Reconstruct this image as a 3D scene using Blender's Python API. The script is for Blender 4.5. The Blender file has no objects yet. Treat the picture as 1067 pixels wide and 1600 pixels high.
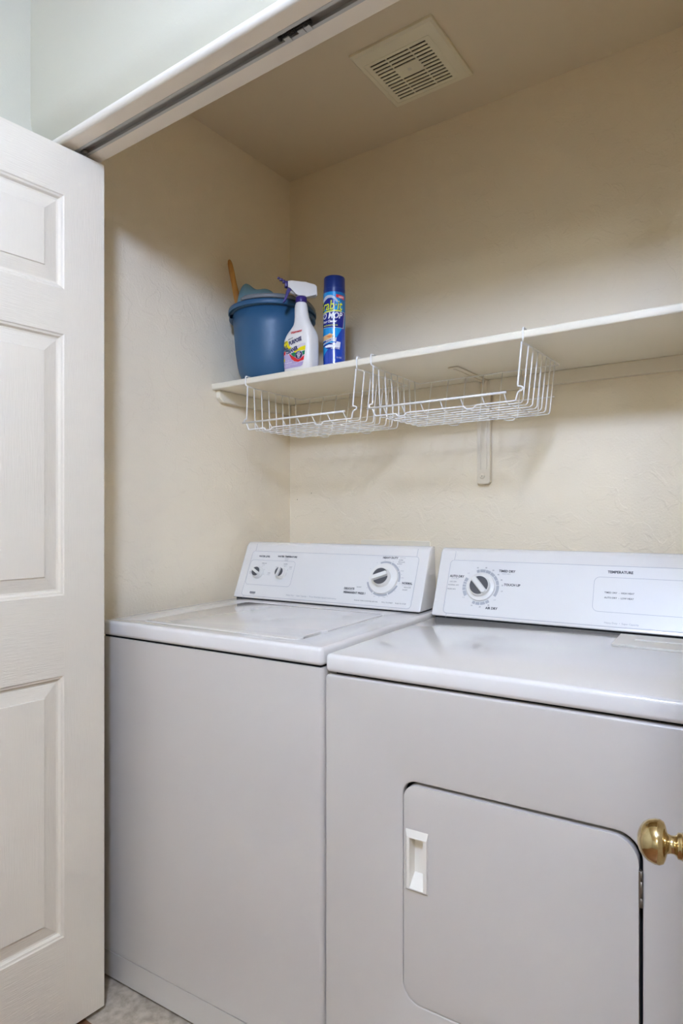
import bpy, bmesh, math, random
from mathutils import Vector, Matrix
R = math.radians
SC = bpy.context.scene
COL = SC.collection
random.seed(7)

# ------------------------------------------------------------------ camera
CAM = Vector((1.5468, -1.8459, 1.1931))
cam_d = bpy.data.cameras.new('camera')
cam = bpy.data.objects.new('camera', cam_d)
COL.objects.link(cam)
cam.location = CAM
cam.rotation_euler = (R(90), 0, 0.6163)
cam_d.sensor_fit = 'AUTO'
cam_d.sensor_width = 36.0
cam_d.lens = 989.46 * 36.0 / 1600.0
cam_d.shift_y = 7.2 / 1600.0
cam_d.clip_start = 0.02
SC.camera = cam

# ------------------------------------------------------------------ light and exposure
W = bpy.data.worlds.new('world')
SC.world = W
W.use_nodes = True
W.node_tree.nodes['Background'].inputs[0].default_value = (0.80, 0.90, 1.0, 1)
W.node_tree.nodes['Background'].inputs[1].default_value = 0.25
LAMP_X, LAMP_Y, LAMP_Z = 1.55, -2.15, 2.29   # hallway pendant lamp
DOME_STRENGTH = 22.0          # emission of the hallway lamp's diffuser
DOME_COLOR = (0.76, 0.955, 1.46)
FILL_COLOR, FILL_STRENGTH = (0.90, 0.97, 1.04), 9.0   # unseen fill lamp added to lift the closet's shade
SC.view_settings.view_transform = 'Standard'
SC.view_settings.look = 'None'
SC.view_settings.gamma = 1.0
SC.view_settings.exposure = 2.92
try:
    SC.view_settings.use_curve_mapping = False
except Exception:
    pass
SC.cycles.max_bounces = 12
SC.cycles.diffuse_bounces = 8


# ------------------------------------------------------------------ materials
def mat(name, color, rough=0.5, metal=0.0, spec=0.5, coat=0.0, emit=None, emit_s=0.0, alpha=None, trans=0.0):
    m = bpy.data.materials.new(name)
    m.use_nodes = True
    b = m.node_tree.nodes['Principled BSDF']
    b.inputs['Base Color'].default_value = (*color, 1)
    b.inputs['Roughness'].default_value = rough
    b.inputs['Metallic'].default_value = metal
    b.inputs['Specular IOR Level'].default_value = spec
    b.inputs['Coat Weight'].default_value = coat
    b.inputs['Coat Roughness'].default_value = 0.06
    b.inputs['Transmission Weight'].default_value = trans
    if emit:
        b.inputs['Emission Color'].default_value = (*emit, 1)
        b.inputs['Emission Strength'].default_value = emit_s
    return m


def bump(m, scale=(1, 1, 1), noise=200.0, detail=3.0, strength=0.2, dist=0.002, second=None, coat_too=False):
    nt = m.node_tree
    b = nt.nodes['Principled BSDF']
    tc = nt.nodes.new('ShaderNodeTexCoord')
    mp = nt.nodes.new('ShaderNodeMapping')
    mp.inputs['Scale'].default_value = scale
    nt.links.new(tc.outputs['Object'], mp.inputs['Vector'])
    n = nt.nodes.new('ShaderNodeTexNoise')
    n.inputs['Scale'].default_value = noise
    n.inputs['Detail'].default_value = detail
    nt.links.new(mp.outputs[0], n.inputs['Vector'])
    bp = nt.nodes.new('ShaderNodeBump')
    bp.inputs['Strength'].default_value = strength
    bp.inputs['Distance'].default_value = dist
    nt.links.new(n.outputs['Fac'], bp.inputs['Height'])
    last = bp
    if second:
        n2 = nt.nodes.new('ShaderNodeTexNoise')
        n2.inputs['Scale'].default_value = second[0]
        n2.inputs['Detail'].default_value = 4.0
        n2.inputs['Distortion'].default_value = 1.2
        nt.links.new(mp.outputs[0], n2.inputs['Vector'])
        cr = nt.nodes.new('ShaderNodeValToRGB')
        cr.color_ramp.elements[0].position = 0.54
        cr.color_ramp.elements[1].position = 0.58
        nt.links.new(n2.outputs['Fac'], cr.inputs['Fac'])
        b2 = nt.nodes.new('ShaderNodeBump')
        b2.inputs['Strength'].default_value = second[1]
        b2.inputs['Distance'].default_value = second[2]
        nt.links.new(cr.outputs['Color'], b2.inputs['Height'])
        nt.links.new(bp.outputs['Normal'], b2.inputs['Normal'])
        last = b2
    nt.links.new(last.outputs['Normal'], b.inputs['Normal'])
    return m


def mottle(m, c1, c2, noise=30.0, lo=0.35, hi=0.65, detail=5.0, scale=(1, 1, 1)):
    nt = m.node_tree
    b = nt.nodes['Principled BSDF']
    tc = nt.nodes.new('ShaderNodeTexCoord')
    mp = nt.nodes.new('ShaderNodeMapping')
    mp.inputs['Scale'].default_value = scale
    nt.links.new(tc.outputs['Object'], mp.inputs['Vector'])
    n = nt.nodes.new('ShaderNodeTexNoise')
    n.inputs['Scale'].default_value = noise
    n.inputs['Detail'].default_value = detail
    nt.links.new(mp.outputs[0], n.inputs['Vector'])
    cr = nt.nodes.new('ShaderNodeValToRGB')
    cr.color_ramp.elements[0].position = lo
    cr.color_ramp.elements[1].position = hi
    cr.color_ramp.elements[0].color = (*c1, 1)
    cr.color_ramp.elements[1].color = (*c2, 1)
    nt.links.new(n.outputs['Fac'], cr.inputs['Fac'])
    nt.links.new(cr.outputs['Color'], b.inputs['Base Color'])
    return m


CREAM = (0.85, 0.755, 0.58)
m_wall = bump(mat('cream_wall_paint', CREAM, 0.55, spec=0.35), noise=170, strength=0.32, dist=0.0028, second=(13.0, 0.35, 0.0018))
m_hall = bump(mat('hallway_wall_paint', (0.57, 0.55, 0.435), 0.6, spec=0.3), noise=190, strength=0.18, dist=0.0025)
m_head = bump(mat('header_wall_paint', (0.57, 0.55, 0.435), 0.45, spec=0.4), noise=190, strength=0.10, dist=0.0025)
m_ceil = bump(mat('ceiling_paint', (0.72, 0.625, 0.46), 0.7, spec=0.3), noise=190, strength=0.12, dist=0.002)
m_soffit = bump(mat('soffit_paint', (0.84, 0.76, 0.64), 0.4), noise=150, strength=0.05, dist=0.001)
m_bead = mat('bead_gloss_paint', (0.80, 0.76, 0.66), 0.30)
m_floor = mottle(bump(mat('beige_vinyl', (0.6, 0.55, 0.48), 0.45), noise=60, strength=0.05), (0.36, 0.30, 0.225), (0.56, 0.49, 0.39), 45)
m_wood_floor = mottle(mat('wood_floor', (0.4, 0.2, 0.1), 0.4), (0.17, 0.075, 0.03), (0.28, 0.13, 0.06), 12, scale=(8, 1, 1))
m_base = mat('trim_paint', (0.80, 0.79, 0.76), 0.35)
m_door_v = bump(mat('door_paint_upright_grain', (0.75, 0.685, 0.56), 0.38), scale=(1, 1, 0.06), noise=420, strength=0.30, dist=0.0020)
m_door_h = bump(mat('door_paint_level_grain', (0.75, 0.685, 0.56), 0.38), scale=(0.06, 1, 1), noise=420, strength=0.40, dist=0.0020)
m_brass = mottle(mat('polished_brass', (0.75, 0.58, 0.30), 0.12, 1.0), (0.50, 0.37, 0.17), (0.74, 0.60, 0.36), 70)
m_track = mat('grey_aluminium', (0.50, 0.49, 0.46), 0.40, 0.35)
m_dark = mat('dark_gap', (0.008, 0.008, 0.008), 0.9, spec=0.1)
m_steel_dark = mat('dark_spring_steel', (0.06, 0.055, 0.05), 0.4, 0.8)
m_bracket = mat('galvanised_clip', (0.5, 0.48, 0.45), 0.4, 0.6)
m_nylon = mat('nylon', (0.45, 0.43, 0.38), 0.5)
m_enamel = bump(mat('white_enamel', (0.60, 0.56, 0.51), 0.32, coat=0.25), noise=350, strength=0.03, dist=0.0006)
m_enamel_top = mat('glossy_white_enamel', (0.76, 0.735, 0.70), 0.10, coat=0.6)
m_console = mat('console_plastic', (0.77, 0.75, 0.715), 0.22, coat=0.4)
m_panel = mat('console_overlay', (0.75, 0.74, 0.715), 0.30, coat=0.2)
m_line = mat('overlay_outline', (0.38, 0.39, 0.42), 0.5)
m_print = mat('grey_black_print', (0.045, 0.045, 0.05), 0.6)
m_print_l = mat('grey_print', (0.32, 0.33, 0.35), 0.6)
m_scale = mat('dial_scale_grey', (0.42, 0.43, 0.45), 0.6)
m_knob = mat('knob_white', (0.78, 0.76, 0.71), 0.3)
m_knob_g = mat('knob_grey', (0.085, 0.085, 0.09), 0.45)
m_hplastic = mat('handle_plastic', (0.80, 0.76, 0.67), 0.35)
m_lint = mat('lint_cover_plastic', (0.74, 0.71, 0.64), 0.4)
m_hinge = mat('hinge_steel', (0.20, 0.165, 0.125), 0.4, 0.6)
m_shelf = bump(mat('shelf_paint', (0.82, 0.76, 0.62), 0.28), scale=(0.1, 1, 1), noise=120, strength=0.08, dist=0.001)
m_cleat = mat('cleat_paint', (0.79, 0.71, 0.56), 0.4)
m_wire = mat('white_vinyl_wire', (0.86, 0.84, 0.79), 0.3)
m_vent = mat('vent_plastic', (0.80, 0.74, 0.55), 0.5)
m_bucket = bump(mat('blue_bucket_plastic', (0.030, 0.105, 0.205), 0.42), noise=300, strength=0.12, dist=0.001)
m_bail = mat('grey_bail_plastic', (0.19, 0.205, 0.215), 0.35)
m_wood = mottle(mat('brush_wood', (0.45, 0.22, 0.05), 0.5), (0.42, 0.18, 0.03), (0.60, 0.31, 0.07), 60, scale=(1, 1, 0.2))
m_cloth = bump(mat('blue_cloth', (0.15, 0.28, 0.34), 0.9), noise=500, strength=0.3, dist=0.002)
m_bottle = mat('white_bottle_plastic', (0.84, 0.81, 0.75), 0.35)
m_purple = mat('purple_plastic', (0.035, 0.018, 0.16), 0.35)
m_straw = mat('clear_grey_plastic', (0.42, 0.40, 0.36), 0.35)
m_canblue = mat('can_blue', (0.004, 0.055, 0.42), 0.22, spec=0.6, coat=0.5)
m_cancyan = mat('can_cyan', (0.0, 0.30, 0.70), 0.22, spec=0.6, coat=0.5)
m_canteal = mat('can_teal', (0.0, 0.17, 0.42), 0.22, spec=0.6, coat=0.5)
m_cannavy = mat('can_navy', (0.005, 0.015, 0.22), 0.22, spec=0.6, coat=0.5)
m_cap = mat('cap_blue', (0.006, 0.03, 0.19), 0.3)
m_yellow = mat('ink_yellow', (0.85, 0.72, 0.0), 0.4)
m_green = mat('ink_green', (0.0, 0.22, 0.08), 0.4)
m_red = mat('ink_red', (0.70, 0.015, 0.02), 0.4)
m_lav = mat('ink_lavender', (0.47, 0.38, 0.60), 0.4)
m_pale = mat('ink_pale_lilac', (0.72, 0.66, 0.72), 0.4)
m_navy = mat('ink_navy', (0.012, 0.01, 0.07), 0.4)
m_slate = mat('ink_slate', (0.10, 0.10, 0.22), 0.4)
m_teal = mat('ink_teal', (0.05, 0.20, 0.22), 0.4)
m_white = mat('ink_white', (0.82, 0.82, 0.84), 0.4)
m_lime = mat('ink_lime', (0.72, 0.80, 0.02), 0.35)
m_silver = mat('ink_silver', (0.50, 0.55, 0.60), 0.35)
m_tan = mat('ink_tan', (0.75, 0.48, 0.20), 0.4)
m_orange = mat('ink_orange', (0.70, 0.22, 0.06), 0.4)
m_lamp = mat('lamp_diffuser', (0.9, 0.9, 0.9), 0.4, emit=DOME_COLOR, emit_s=DOME_STRENGTH)
m_fill_lamp = mat('fill_lamp_diffuser', (0.9, 0.9, 0.9), 0.4, emit=FILL_COLOR, emit_s=FILL_STRENGTH)
m_tread = mat('lamp_metal', (0.7, 0.7, 0.7), 0.3, 0.8)


# ------------------------------------------------------------------ mesh helpers
def new_bm():
    return bmesh.new()


def box(bm, lo, hi, bev=0.0, seg=2, mi=0, edges=None):
    lo, hi = Vector(lo), Vector(hi)
    ret = bmesh.ops.create_cube(bm, size=1.0)
    vs = ret['verts']
    for v in vs:
        v.co = Vector(((v.co.x + .5) * (hi.x - lo.x) + lo.x, (v.co.y + .5) * (hi.y - lo.y) + lo.y, (v.co.z + .5) * (hi.z - lo.z) + lo.z))
    fs = {f for v in vs for f in v.link_faces}
    for f in fs:
        f.material_index = mi
    if bev > 0:
        es = {e for v in vs for e in v.link_edges}
        if edges:
            es = {e for e in es if edges(e)}
        bmesh.ops.bevel(bm, geom=list(es), offset=bev, segments=seg, affect='EDGES', profile=0.5, clamp_overlap=True)
    return bm


def tube(bm, pts, r, n=8, closed=False, mi=0):
    pts = [Vector(p) for p in pts]
    N = len(pts)
    rs = r if isinstance(r, (list, tuple)) else [r] * N
    rings = []
    up = None
    for i, p in enumerate(pts):
        if closed:
            t = pts[(i + 1) % N] - pts[i - 1]
        else:
            t = pts[min(i + 1, N - 1)] - pts[max(i - 1, 0)]
        t.normalize()
        if up is None:
            a = Vector((0, 0, 1)) if abs(t.z) < 0.9 else Vector((1, 0, 0))
            up = (a - t * a.dot(t)).normalized()
        else:
            up = up - t * up.dot(t)
            up = up.normalized() if up.length > 1e-6 else t.orthogonal().normalized()
        s = t.cross(up)
        rings.append([bm.verts.new(p + (up * math.cos(2 * math.pi * k / n) + s * math.sin(2 * math.pi * k / n)) * rs[i]) for k in range(n)])
    M = N if closed else N - 1
    for i in range(M):
        a, b = rings[i], rings[(i + 1) % N]
        for k in range(n):
            f = bm.faces.new((a[k], a[(k + 1) % n], b[(k + 1) % n], b[k]))
            f.smooth = True
            f.material_index = mi
    if not closed:
        bm.faces.new(rings[0][::-1]).material_index = mi
        bm.faces.new(rings[-1]).material_index = mi
    return bm


def rounded(pts, rad, seg=4):
    """A polyline with its inner corners rounded."""
    pts = [Vector(p) for p in pts]
    out = [pts[0]]
    for i in range(1, len(pts) - 1):
        p = pts[i]
        a, b = pts[i - 1] - p, pts[i + 1] - p
        r = min(rad, a.length * .45, b.length * .45)
        A, B = p + a.normalized() * r, p + b.normalized() * r
        for k in range(seg + 1):
            t = k / seg
            out.append(A * (1 - t) ** 2 + p * 2 * t * (1 - t) + B * t * t)
    out.append(pts[-1])
    return out


def lathe(bm, prof, n=48, mat4=None, mi=0, a0=0.0, a1=2 * math.pi, smooth=True):
    """prof = [(r, z)] about local z."""
    full = abs(a1 - a0 - 2 * math.pi) < 1e-6
    cnt = n if full else n + 1
    rings = []
    for r, z in prof:
        if r < 1e-6 and full:
            v = bm.verts.new((0, 0, z))
            rings.append([v] * cnt)
        else:
            rings.append([bm.verts.new((r * math.cos(a0 + (a1 - a0) * k / n), r * math.sin(a0 + (a1 - a0) * k / n), z)) for k in range(cnt)])
    newv = {v for rr in rings for v in rr}
    for i in range(len(rings) - 1):
        a, b = rings[i], rings[i + 1]
        for k in range(n):
            q = [a[k], a[(k + 1) % cnt], b[(k + 1) % cnt], b[k]]
            u = []
            for v in q:
                if v not in u:
                    u.append(v)
            if len(u) >= 3:
                f = bm.faces.new(u)
                f.smooth = smooth
                f.material_index = mi
    if mat4 is not None:
        for v in newv:
            v.co = mat4 @ v.co
    return bm


def rrect(x0, y0, x1, y1, r, seg=6):
    if not isinstance(r, (list, tuple)):
        r = [r] * 4
    out = []
    for (cx, cy, a, rr) in ((x1, y1, 0, r[0]), (x0, y1, 90, r[1]), (x0, y0, 180, r[2]), (x1, y0, 270, r[3])):
        sx = -1 if cx == x1 else 1
        sy = -1 if cy == y1 else 1
        if rr <= 0:
            out.append((cx, cy))
            continue
        for k in range(seg + 1):
            t = R(a + 90 * k / seg)
            out.append((cx + sx * rr + rr * math.cos(t), cy + sy * rr + rr * math.sin(t)))
    return out


def plate_mesh(outlines, thick, bev=0.0, res=2):
    """Flat plate with holes: local XY, z from -thick to 0."""
    cu = bpy.data.curves.new('tmp', 'CURVE')
    cu.dimensions = '2D'
    cu.fill_mode = 'BOTH'
    cu.extrude = max(thick / 2 - bev, 1e-6)
    cu.bevel_depth = bev
    cu.bevel_resolution = res
    cu.offset = -bev
    for o in outlines:
        sp = cu.splines.new('POLY')
        sp.points.add(len(o) - 1)
        for i, p in enumerate(o):
            sp.points[i].co = (p[0], p[1], 0, 1)
        sp.use_cyclic_u = True
    ob = bpy.data.objects.new('tmp', cu)
    COL.objects.link(ob)
    dg = bpy.context.evaluated_depsgraph_get()
    me = bpy.data.meshes.new_from_object(ob.evaluated_get(dg))
    bpy.data.objects.remove(ob)
    bpy.data.curves.remove(cu)
    for v in me.vertices:
        v.co.z -= thick / 2
    return me


def plate(bm, outlines, thick, bev=0.0, M=None, mi=0, res=2):
    me = plate_mesh(outlines, thick, bev, res)
    t = bmesh.new()
    t.from_mesh(me)
    bmesh.ops.remove_doubles(t, verts=t.verts[:], dist=1e-5)
    if M is not None:
        for v in t.verts:
            v.co = M @ v.co
    t.to_mesh(me)
    t.free()
    f0 = len(bm.faces)
    bm.from_mesh(me)
    bpy.data.meshes.remove(me)
    bm.faces.ensure_lookup_table()
    for f in bm.faces[f0:]:
        f.material_index = mi
    return bm


def text(bm, body, size, x, y, M, align='CENTER', mi=0, bold=0.0, sx=1.0, shear=0.0, rot=0.0, warp=None):
    cu = bpy.data.curves.new('tmp', 'FONT')
    cu.body = body
    cu.size = size
    cu.align_x = align
    cu.align_y = 'CENTER'
    cu.offset = bold
    cu.shear = shear
    cu.resolution_u = 2
    ob = bpy.data.objects.new('tmp', cu)
    COL.objects.link(ob)
    dg = bpy.context.evaluated_depsgraph_get()
    me = bpy.data.meshes.new_from_object(ob.evaluated_get(dg))
    bpy.data.objects.remove(ob)
    bpy.data.curves.remove(cu)
    n0, f0 = len(bm.verts), len(bm.faces)
    bm.from_mesh(me)
    bpy.data.meshes.remove(me)
    bm.verts.ensure_lookup_table()
    bm.faces.ensure_lookup_table()
    c, s = math.cos(rot), math.sin(rot)
    for v in bm.verts[n0:]:
        p = Vector((v.co.x * sx, v.co.y, 0))
        p = Vector((p.x * c - p.y * s + x, p.x * s + p.y * c + y, 0))
        v.co = warp(p) if warp else M @ p
    for f in bm.faces[f0:]:
        f.material_index = mi
    return bm


def patch(bm, pts, warp, mi=0, step=0.004):
    """A flat outline cut into fine strips and laid on a curved surface."""
    t = bmesh.new()
    vs = [t.verts.new((p[0], p[1], 0)) for p in pts]
    t.faces.new(vs)
    bmesh.ops.triangulate(t, faces=t.faces[:])
    x0, x1 = min(p[0] for p in pts), max(p[0] for p in pts)
    y0, y1 = min(p[1] for p in pts), max(p[1] for p in pts)
    k = math.floor(x0 / step) + 1
    while k * step < x1:
        bmesh.ops.bisect_plane(t, geom=t.verts[:] + t.edges[:] + t.faces[:], plane_co=(k * step, 0, 0), plane_no=(1, 0, 0))
        k += 1
    t.normal_update()
    for f in t.faces:
        if f.normal.z < 0:
            f.normal_flip()
    for v in t.verts:
        v.co = warp(v.co.copy())
    me = bpy.data.meshes.new('tmp')
    t.to_mesh(me)
    t.free()
    f0 = len(bm.faces)
    bm.from_mesh(me)
    bpy.data.meshes.remove(me)
    bm.faces.ensure_lookup_table()
    for f in bm.faces[f0:]:
        f.material_index = mi
        f.smooth = True
    return bm


def obj(name, bm, mats, parent=None, label=None, sharp=None, recalc=True):
    if recalc:
        bmesh.ops.recalc_face_normals(bm, faces=bm.faces[:])
    me = bpy.data.meshes.new(name)
    bm.to_mesh(me)
    bm.free()
    for m in (mats if isinstance(mats, (list, tuple)) else [mats]):
        me.materials.append(m)
    if sharp is not None:
        for p in me.polygons:
            p.use_smooth = True
        me.set_sharp_from_angle(angle=R(sharp))
    o = bpy.data.objects.new(name, me)
    COL.objects.link(o)
    if parent:
        o.parent = parent
    if label:
        o['label'] = label
    return o


def thing(name, label, cat, loc=(0, 0, 0), rz=0.0, group=None, kind=None):
    o = bpy.data.objects.new(name, None)
    COL.objects.link(o)
    o.empty_display_size = 0.05
    o.location = loc
    o.rotation_euler = (0, 0, rz)
    o['label'] = label
    o['category'] = cat
    if group:
        o['group'] = group
    if kind:
        o['kind'] = kind
    return o


def struct(name, bm, mats, sharp=None, label=None, cat=None):
    o = obj(name, bm, mats, sharp=sharp)
    o['kind'] = 'structure'
    if label:
        o['label'] = label
    if cat:
        o['category'] = cat
    return o


def quad(bm, a, b, c, d, mi=0):
    f = bm.faces.new([bm.verts.new(p) for p in (a, b, c, d)])
    f.material_index = mi
    return f


def bx(lo, hi, bev=0.0, seg=2):
    return box(new_bm(), lo, hi, bev, seg)


# ------------------------------------------------------------------ the room
H = 2.461                     # ceiling height
XL, XR = 0.0, 1.66            # closet side walls
YH = -1.036                   # hallway face of the wall above the opening
YI = -0.927                   # closet face of that wall
ZH = 2.0518                   # underside of the header
HX0, HX1, HY = 0.057, 5.20, -4.60

struct('wall_back', bx((-0.1, 0, 0), (XR + 0.1, 0.1, H + 0.1)), m_wall, label='cream textured closet wall behind the washer and dryer', cat='wall')
struct('wall_left', bx((-0.1, -0.935, 0), (0, 0, H + 0.1)), m_wall, label='cream closet wall left of the washer', cat='wall')
struct('wall_right', bx((XR, -0.935, 0), (XR + 0.1, 0, H + 0.1)), m_wall, label='cream closet wall right of the dryer', cat='wall')
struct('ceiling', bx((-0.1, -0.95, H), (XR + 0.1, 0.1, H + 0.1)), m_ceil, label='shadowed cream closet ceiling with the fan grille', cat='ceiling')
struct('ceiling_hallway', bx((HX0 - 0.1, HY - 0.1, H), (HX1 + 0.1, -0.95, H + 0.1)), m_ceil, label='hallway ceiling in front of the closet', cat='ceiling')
struct('floor', bx((-0.1, -0.970, -0.05), (XR + 0.1, 0.1, 0)), m_floor, label='mottled beige floor under the washer', cat='floor')
struct('floor_hallway', bx((HX0 - 0.1, HY - 0.1, -0.05), (HX1 + 0.1, -0.970, 0)), m_wood_floor, label='brown wood hallway floor in front of the closet', cat='floor')
struct('wall_hallway_left', bx((HX0 - 0.12, HY, 0), (HX0, YI, H)), m_hall, label='pale hallway wall at the upper left corner', cat='wall')
struct('wall_hallway_right', bx((HX1, HY, 0), (HX1 + 0.1, YH, H)), m_hall, label='pale hallway wall on the right', cat='wall')
struct('wall_hallway_far', bx((HX0 - 0.12, HY - 0.1, 0), (HX1 + 0.1, HY, H)), m_hall, label='pale far hallway wall opposite the closet', cat='wall')

# wall above the opening: rounded bullnose edge, soffit with the track slot
prof = [(YH, H), (YH, 2.152), (YH + 0.0020, 2.132), (YH + 0.0080, 2.116), (YH + 0.0170, 2.101), (YH + 0.0265, 2.088), (YH + 0.0325, 2.0785), (YH + 0.0330, 2.0735), (YH + 0.0180, 2.0700), (YH + 0.0040, 2.0680)]  # groove above the edge is shaped to darken that band of wall
for k in range(0, 9):
    t = R(90 * k / 8)
    prof.append((YH + 0.013 - 0.0125 * math.cos(t), ZH + 0.0125 - 0.0125 * math.sin(t)))
prof += [(-0.9950, ZH), (-0.9950, ZH + 0.013), (-0.9635, ZH + 0.013), (-0.9635, ZH), (YI - 0.006, ZH), (YI - 0.0015, ZH + 0.0018), (YI, ZH + 0.006), (YI, H)]
hb = new_bm()
OX0, OX1 = 0.092, 1.60
ra = [hb.verts.new((HX0, y, z)) for y, z in prof]
rb = [hb.verts.new((HX1, y, z)) for y, z in prof]
for i in range(len(prof)):
    j = (i + 1) % len(prof)
    f = hb.faces.new((ra[i], ra[j], rb[j], rb[i]))
    zz = (prof[i][1] + prof[j][1]) / 2
    if prof[i][1] < ZH + 0.03 and prof[j][1] < ZH + 0.03:
        f.material_index = 1 if i >= 17 else 3
    if i >= len(prof) - 2:
        f.material_index = 2
hb.faces.new(ra[::-1])
hb.faces.new(rb)
box(hb, (HX0, YH + 0.004, 0), (OX0, YI, ZH + 0.001), 0.006, mi=0)
box(hb, (OX1, YH + 0.004, 0), (HX1, YI, ZH + 0.001), 0.006, mi=0)
struct('wall_front', hb, [m_head, m_soffit, m_wall, m_bead], sharp=35, label='white wall above the closet opening with a rounded bright lower edge', cat='wall')
struct('baseboard_left', bx((0, -0.92, 0), (0.012, 0, 0.08), 0.003), m_base, label='white baseboard left of the washer', cat='baseboard')
struct('baseboard_back', bx((0.012, -0.012, 0), (XR, 0, 0.08), 0.003), m_base, label='white baseboard behind the machines', cat='baseboard')
nb = new_bm()
for (x, z) in ((0.1031, 1.2799), (0.0360, 1.2573)):
    lathe(nb, [(0, 0.0006), (0.0014, 0.0005), (0.0016, 0)], 10, Matrix.Translation((x, -0.0002, z)) @ Matrix.Rotation(R(90), 4, 'X'))
struct('trim_1', nb, m_dark, label='two tiny dark nail holes in the back wall', cat='nail hole')

# ------------------------------------------------------------------ hallway lamp and added fill lamp
GR_ = 0.115


def globe_lamp(x, y, z, m, label):
    lamp = thing('pendant_lamp', label, 'lamp', (x, y, H))
    gz_ = z - H
    obj('lamp_base', lathe(new_bm(), [(0, 0), (0.055, 0), (0.057, -0.006), (0.050, -0.022), (0.010, -0.028), (0, -0.028)], 48), m_tread, lamp)
    obj('lamp_stem', tube(new_bm(), [(0, 0, -0.02), (0, 0, gz_ + GR_ * .9)], 0.006, 12), m_tread, lamp)
    obj('lamp_shade', lathe(new_bm(), [(0.035, gz_ + GR_ * .955)] + [(GR_ * math.sin(R(18 + 162 * k / 22)), gz_ + GR_ * math.cos(R(18 + 162 * k / 22))) for k in range(22)] + [(0, gz_ - GR_)], 48), m, lamp)


globe_lamp(LAMP_X, LAMP_Y, LAMP_Z, m_lamp, 'white globe lamp hanging from the hallway ceiling in front of the closet')
globe_lamp(2.10, -4.00, 2.20, m_fill_lamp, 'added unseen fill globe lamp hanging near the far wall of the hallway')  # added out of view as fill light for the closet


# ------------------------------------------------------------------ bifold doors
PANELS = [(0.2316, 0.830), (1.0132, 1.6105), (1.7129, 1.9285)]
DZ0, DZ1 = 0.0155, 2.0395
LW, LT = 0.385, 0.034


def leaf_bm(sign=1.0):
    """Moulded leaf: s along x, face at y=0 looking +y, body behind it."""
    bm = new_bm()
    s0, s1 = 0.1005, LW - 0.1005
    faces = []

    def fq(x0, x1, z0, z1, mi):
        faces.append(quad(bm, (x0, 0, z0), (x1, 0, z0), (x1, 0, z1), (x0, 0, z1), mi))
    fq(0.0015, s0, DZ0, DZ1, 0)
    fq(s1, LW - 0.0015, DZ0, DZ1, 0)
    zs = [DZ0] + [z for p in PANELS for z in p] + [DZ1]
    for i in range(0, len(zs), 2):
        fq(s0, s1, zs[i], zs[i + 1], 1)
    steps = [(0, 0), (0.0025, -0.0022), (0.0065, -0.0034), (0.0105, -0.0085), (0.0145, -0.0095), (0.0435, -0.0035), (0.0445, -0.0015), (0.0455, -0.0012)]
    for z0, z1 in PANELS:
        prev = None
        for d, y in steps:
            ring = [bm.verts.new(p) for p in ((s0 + d, y, z0 + d), (s1 - d, y, z0 + d), (s1 - d, y, z1 - d), (s0 + d, y, z1 - d))]
            if prev:
                for k in range(4):
                    f = bm.faces.new((prev[k], prev[(k + 1) % 4], ring[(k + 1) % 4], ring[k]))
                    f.material_index = 1 if k in (0, 2) else 0
            prev = ring
        bm.faces.new(prev).material_index = 0
    # rounded arrises, edges and back
    e = 0.0015
    P = [(0.0015, DZ0), (LW - 0.0015, DZ0), (LW - 0.0015, DZ1), (0.0015, DZ1)]
    Q = [(0, DZ0 - 0), (LW, DZ0), (LW, DZ1), (0, DZ1)]
    a = [bm.verts.new((x, 0, z)) for x, z in P]
    b = [bm.verts.new((x, -e, z)) for x, z in Q]
    c = [bm.verts.new((x, -LT, z)) for x, z in Q]
    for k in range(4):
        j = (k + 1) % 4
        bm.faces.new((a[k], a[j], b[j], b[k]))
        bm.faces.new((b[k], b[j], c[j], c[k]))
    bm.faces.new(c[::-1])
    bmesh.ops.remove_doubles(bm, verts=bm.verts[:], dist=1e-5)
    if sign < 0:
        for v in bm.verts:
            v.co.y *= -1
    return bm


def knob_bm(axis_m):
    pr = [(0, 0), (0.0235, 0), (0.0235, 0.0018), (0.0205, 0.0042), (0.0125, 0.0055), (0.0118, 0.0075), (0.0118, 0.0095), (0.0098, 0.0108),
          (0.0082, 0.0128), (0.0080, 0.0160), (0.0092, 0.0186), (0.0150, 0.0199), (0.0185, 0.0216), (0.0202, 0.0250), (0.0202, 0.0290), (0.0186, 0.0345),
          (0.0150, 0.0392), (0.0100, 0.0424), (0.0050, 0.0440), (0, 0.0445)]
    return lathe(new_bm(), pr, 56, axis_m)


def hinge_bm(z):
    bm = new_bm()
    tube(bm, [(LW + 0.002, 0.002, z), (LW + 0.002, 0.002, z + 0.065)], 0.004, 10)
    return bm


GA = -1.6341
dl_root = thing('bifold_door', 'white panelled bifold door folded open at the left edge', 'door', (0.1985, -0.930, 0), 0, kind='structure')
lf = obj('door_leaf', leaf_bm(), [m_door_v, m_door_h], dl_root)
lf.rotation_euler = (0, 0, GA)
pin = new_bm()
tube(pin, [(0.040, -0.017, DZ1 - 0.01), (0.040, -0.017, DZ1 + 0.018)], 0.0035, 10)
lathe(pin, [(0, DZ1 + 0.016), (0.0075, DZ1 + 0.0150), (0.0085, DZ1 + 0.0165), (0.0085, DZ1 + 0.0205), (0.0070, DZ1 + 0.0225), (0, DZ1 + 0.0225)], 20, Matrix.Translation((0.040, -0.017, 0)))
lathe(pin, [(0, DZ1), (0.010, DZ1), (0.010, DZ1 + 0.003), (0, DZ1 + 0.003)], 20, Matrix.Translation((0.040, -0.017, 0)))
o = obj('guide_pin', pin, m_nylon, lf)
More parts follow.
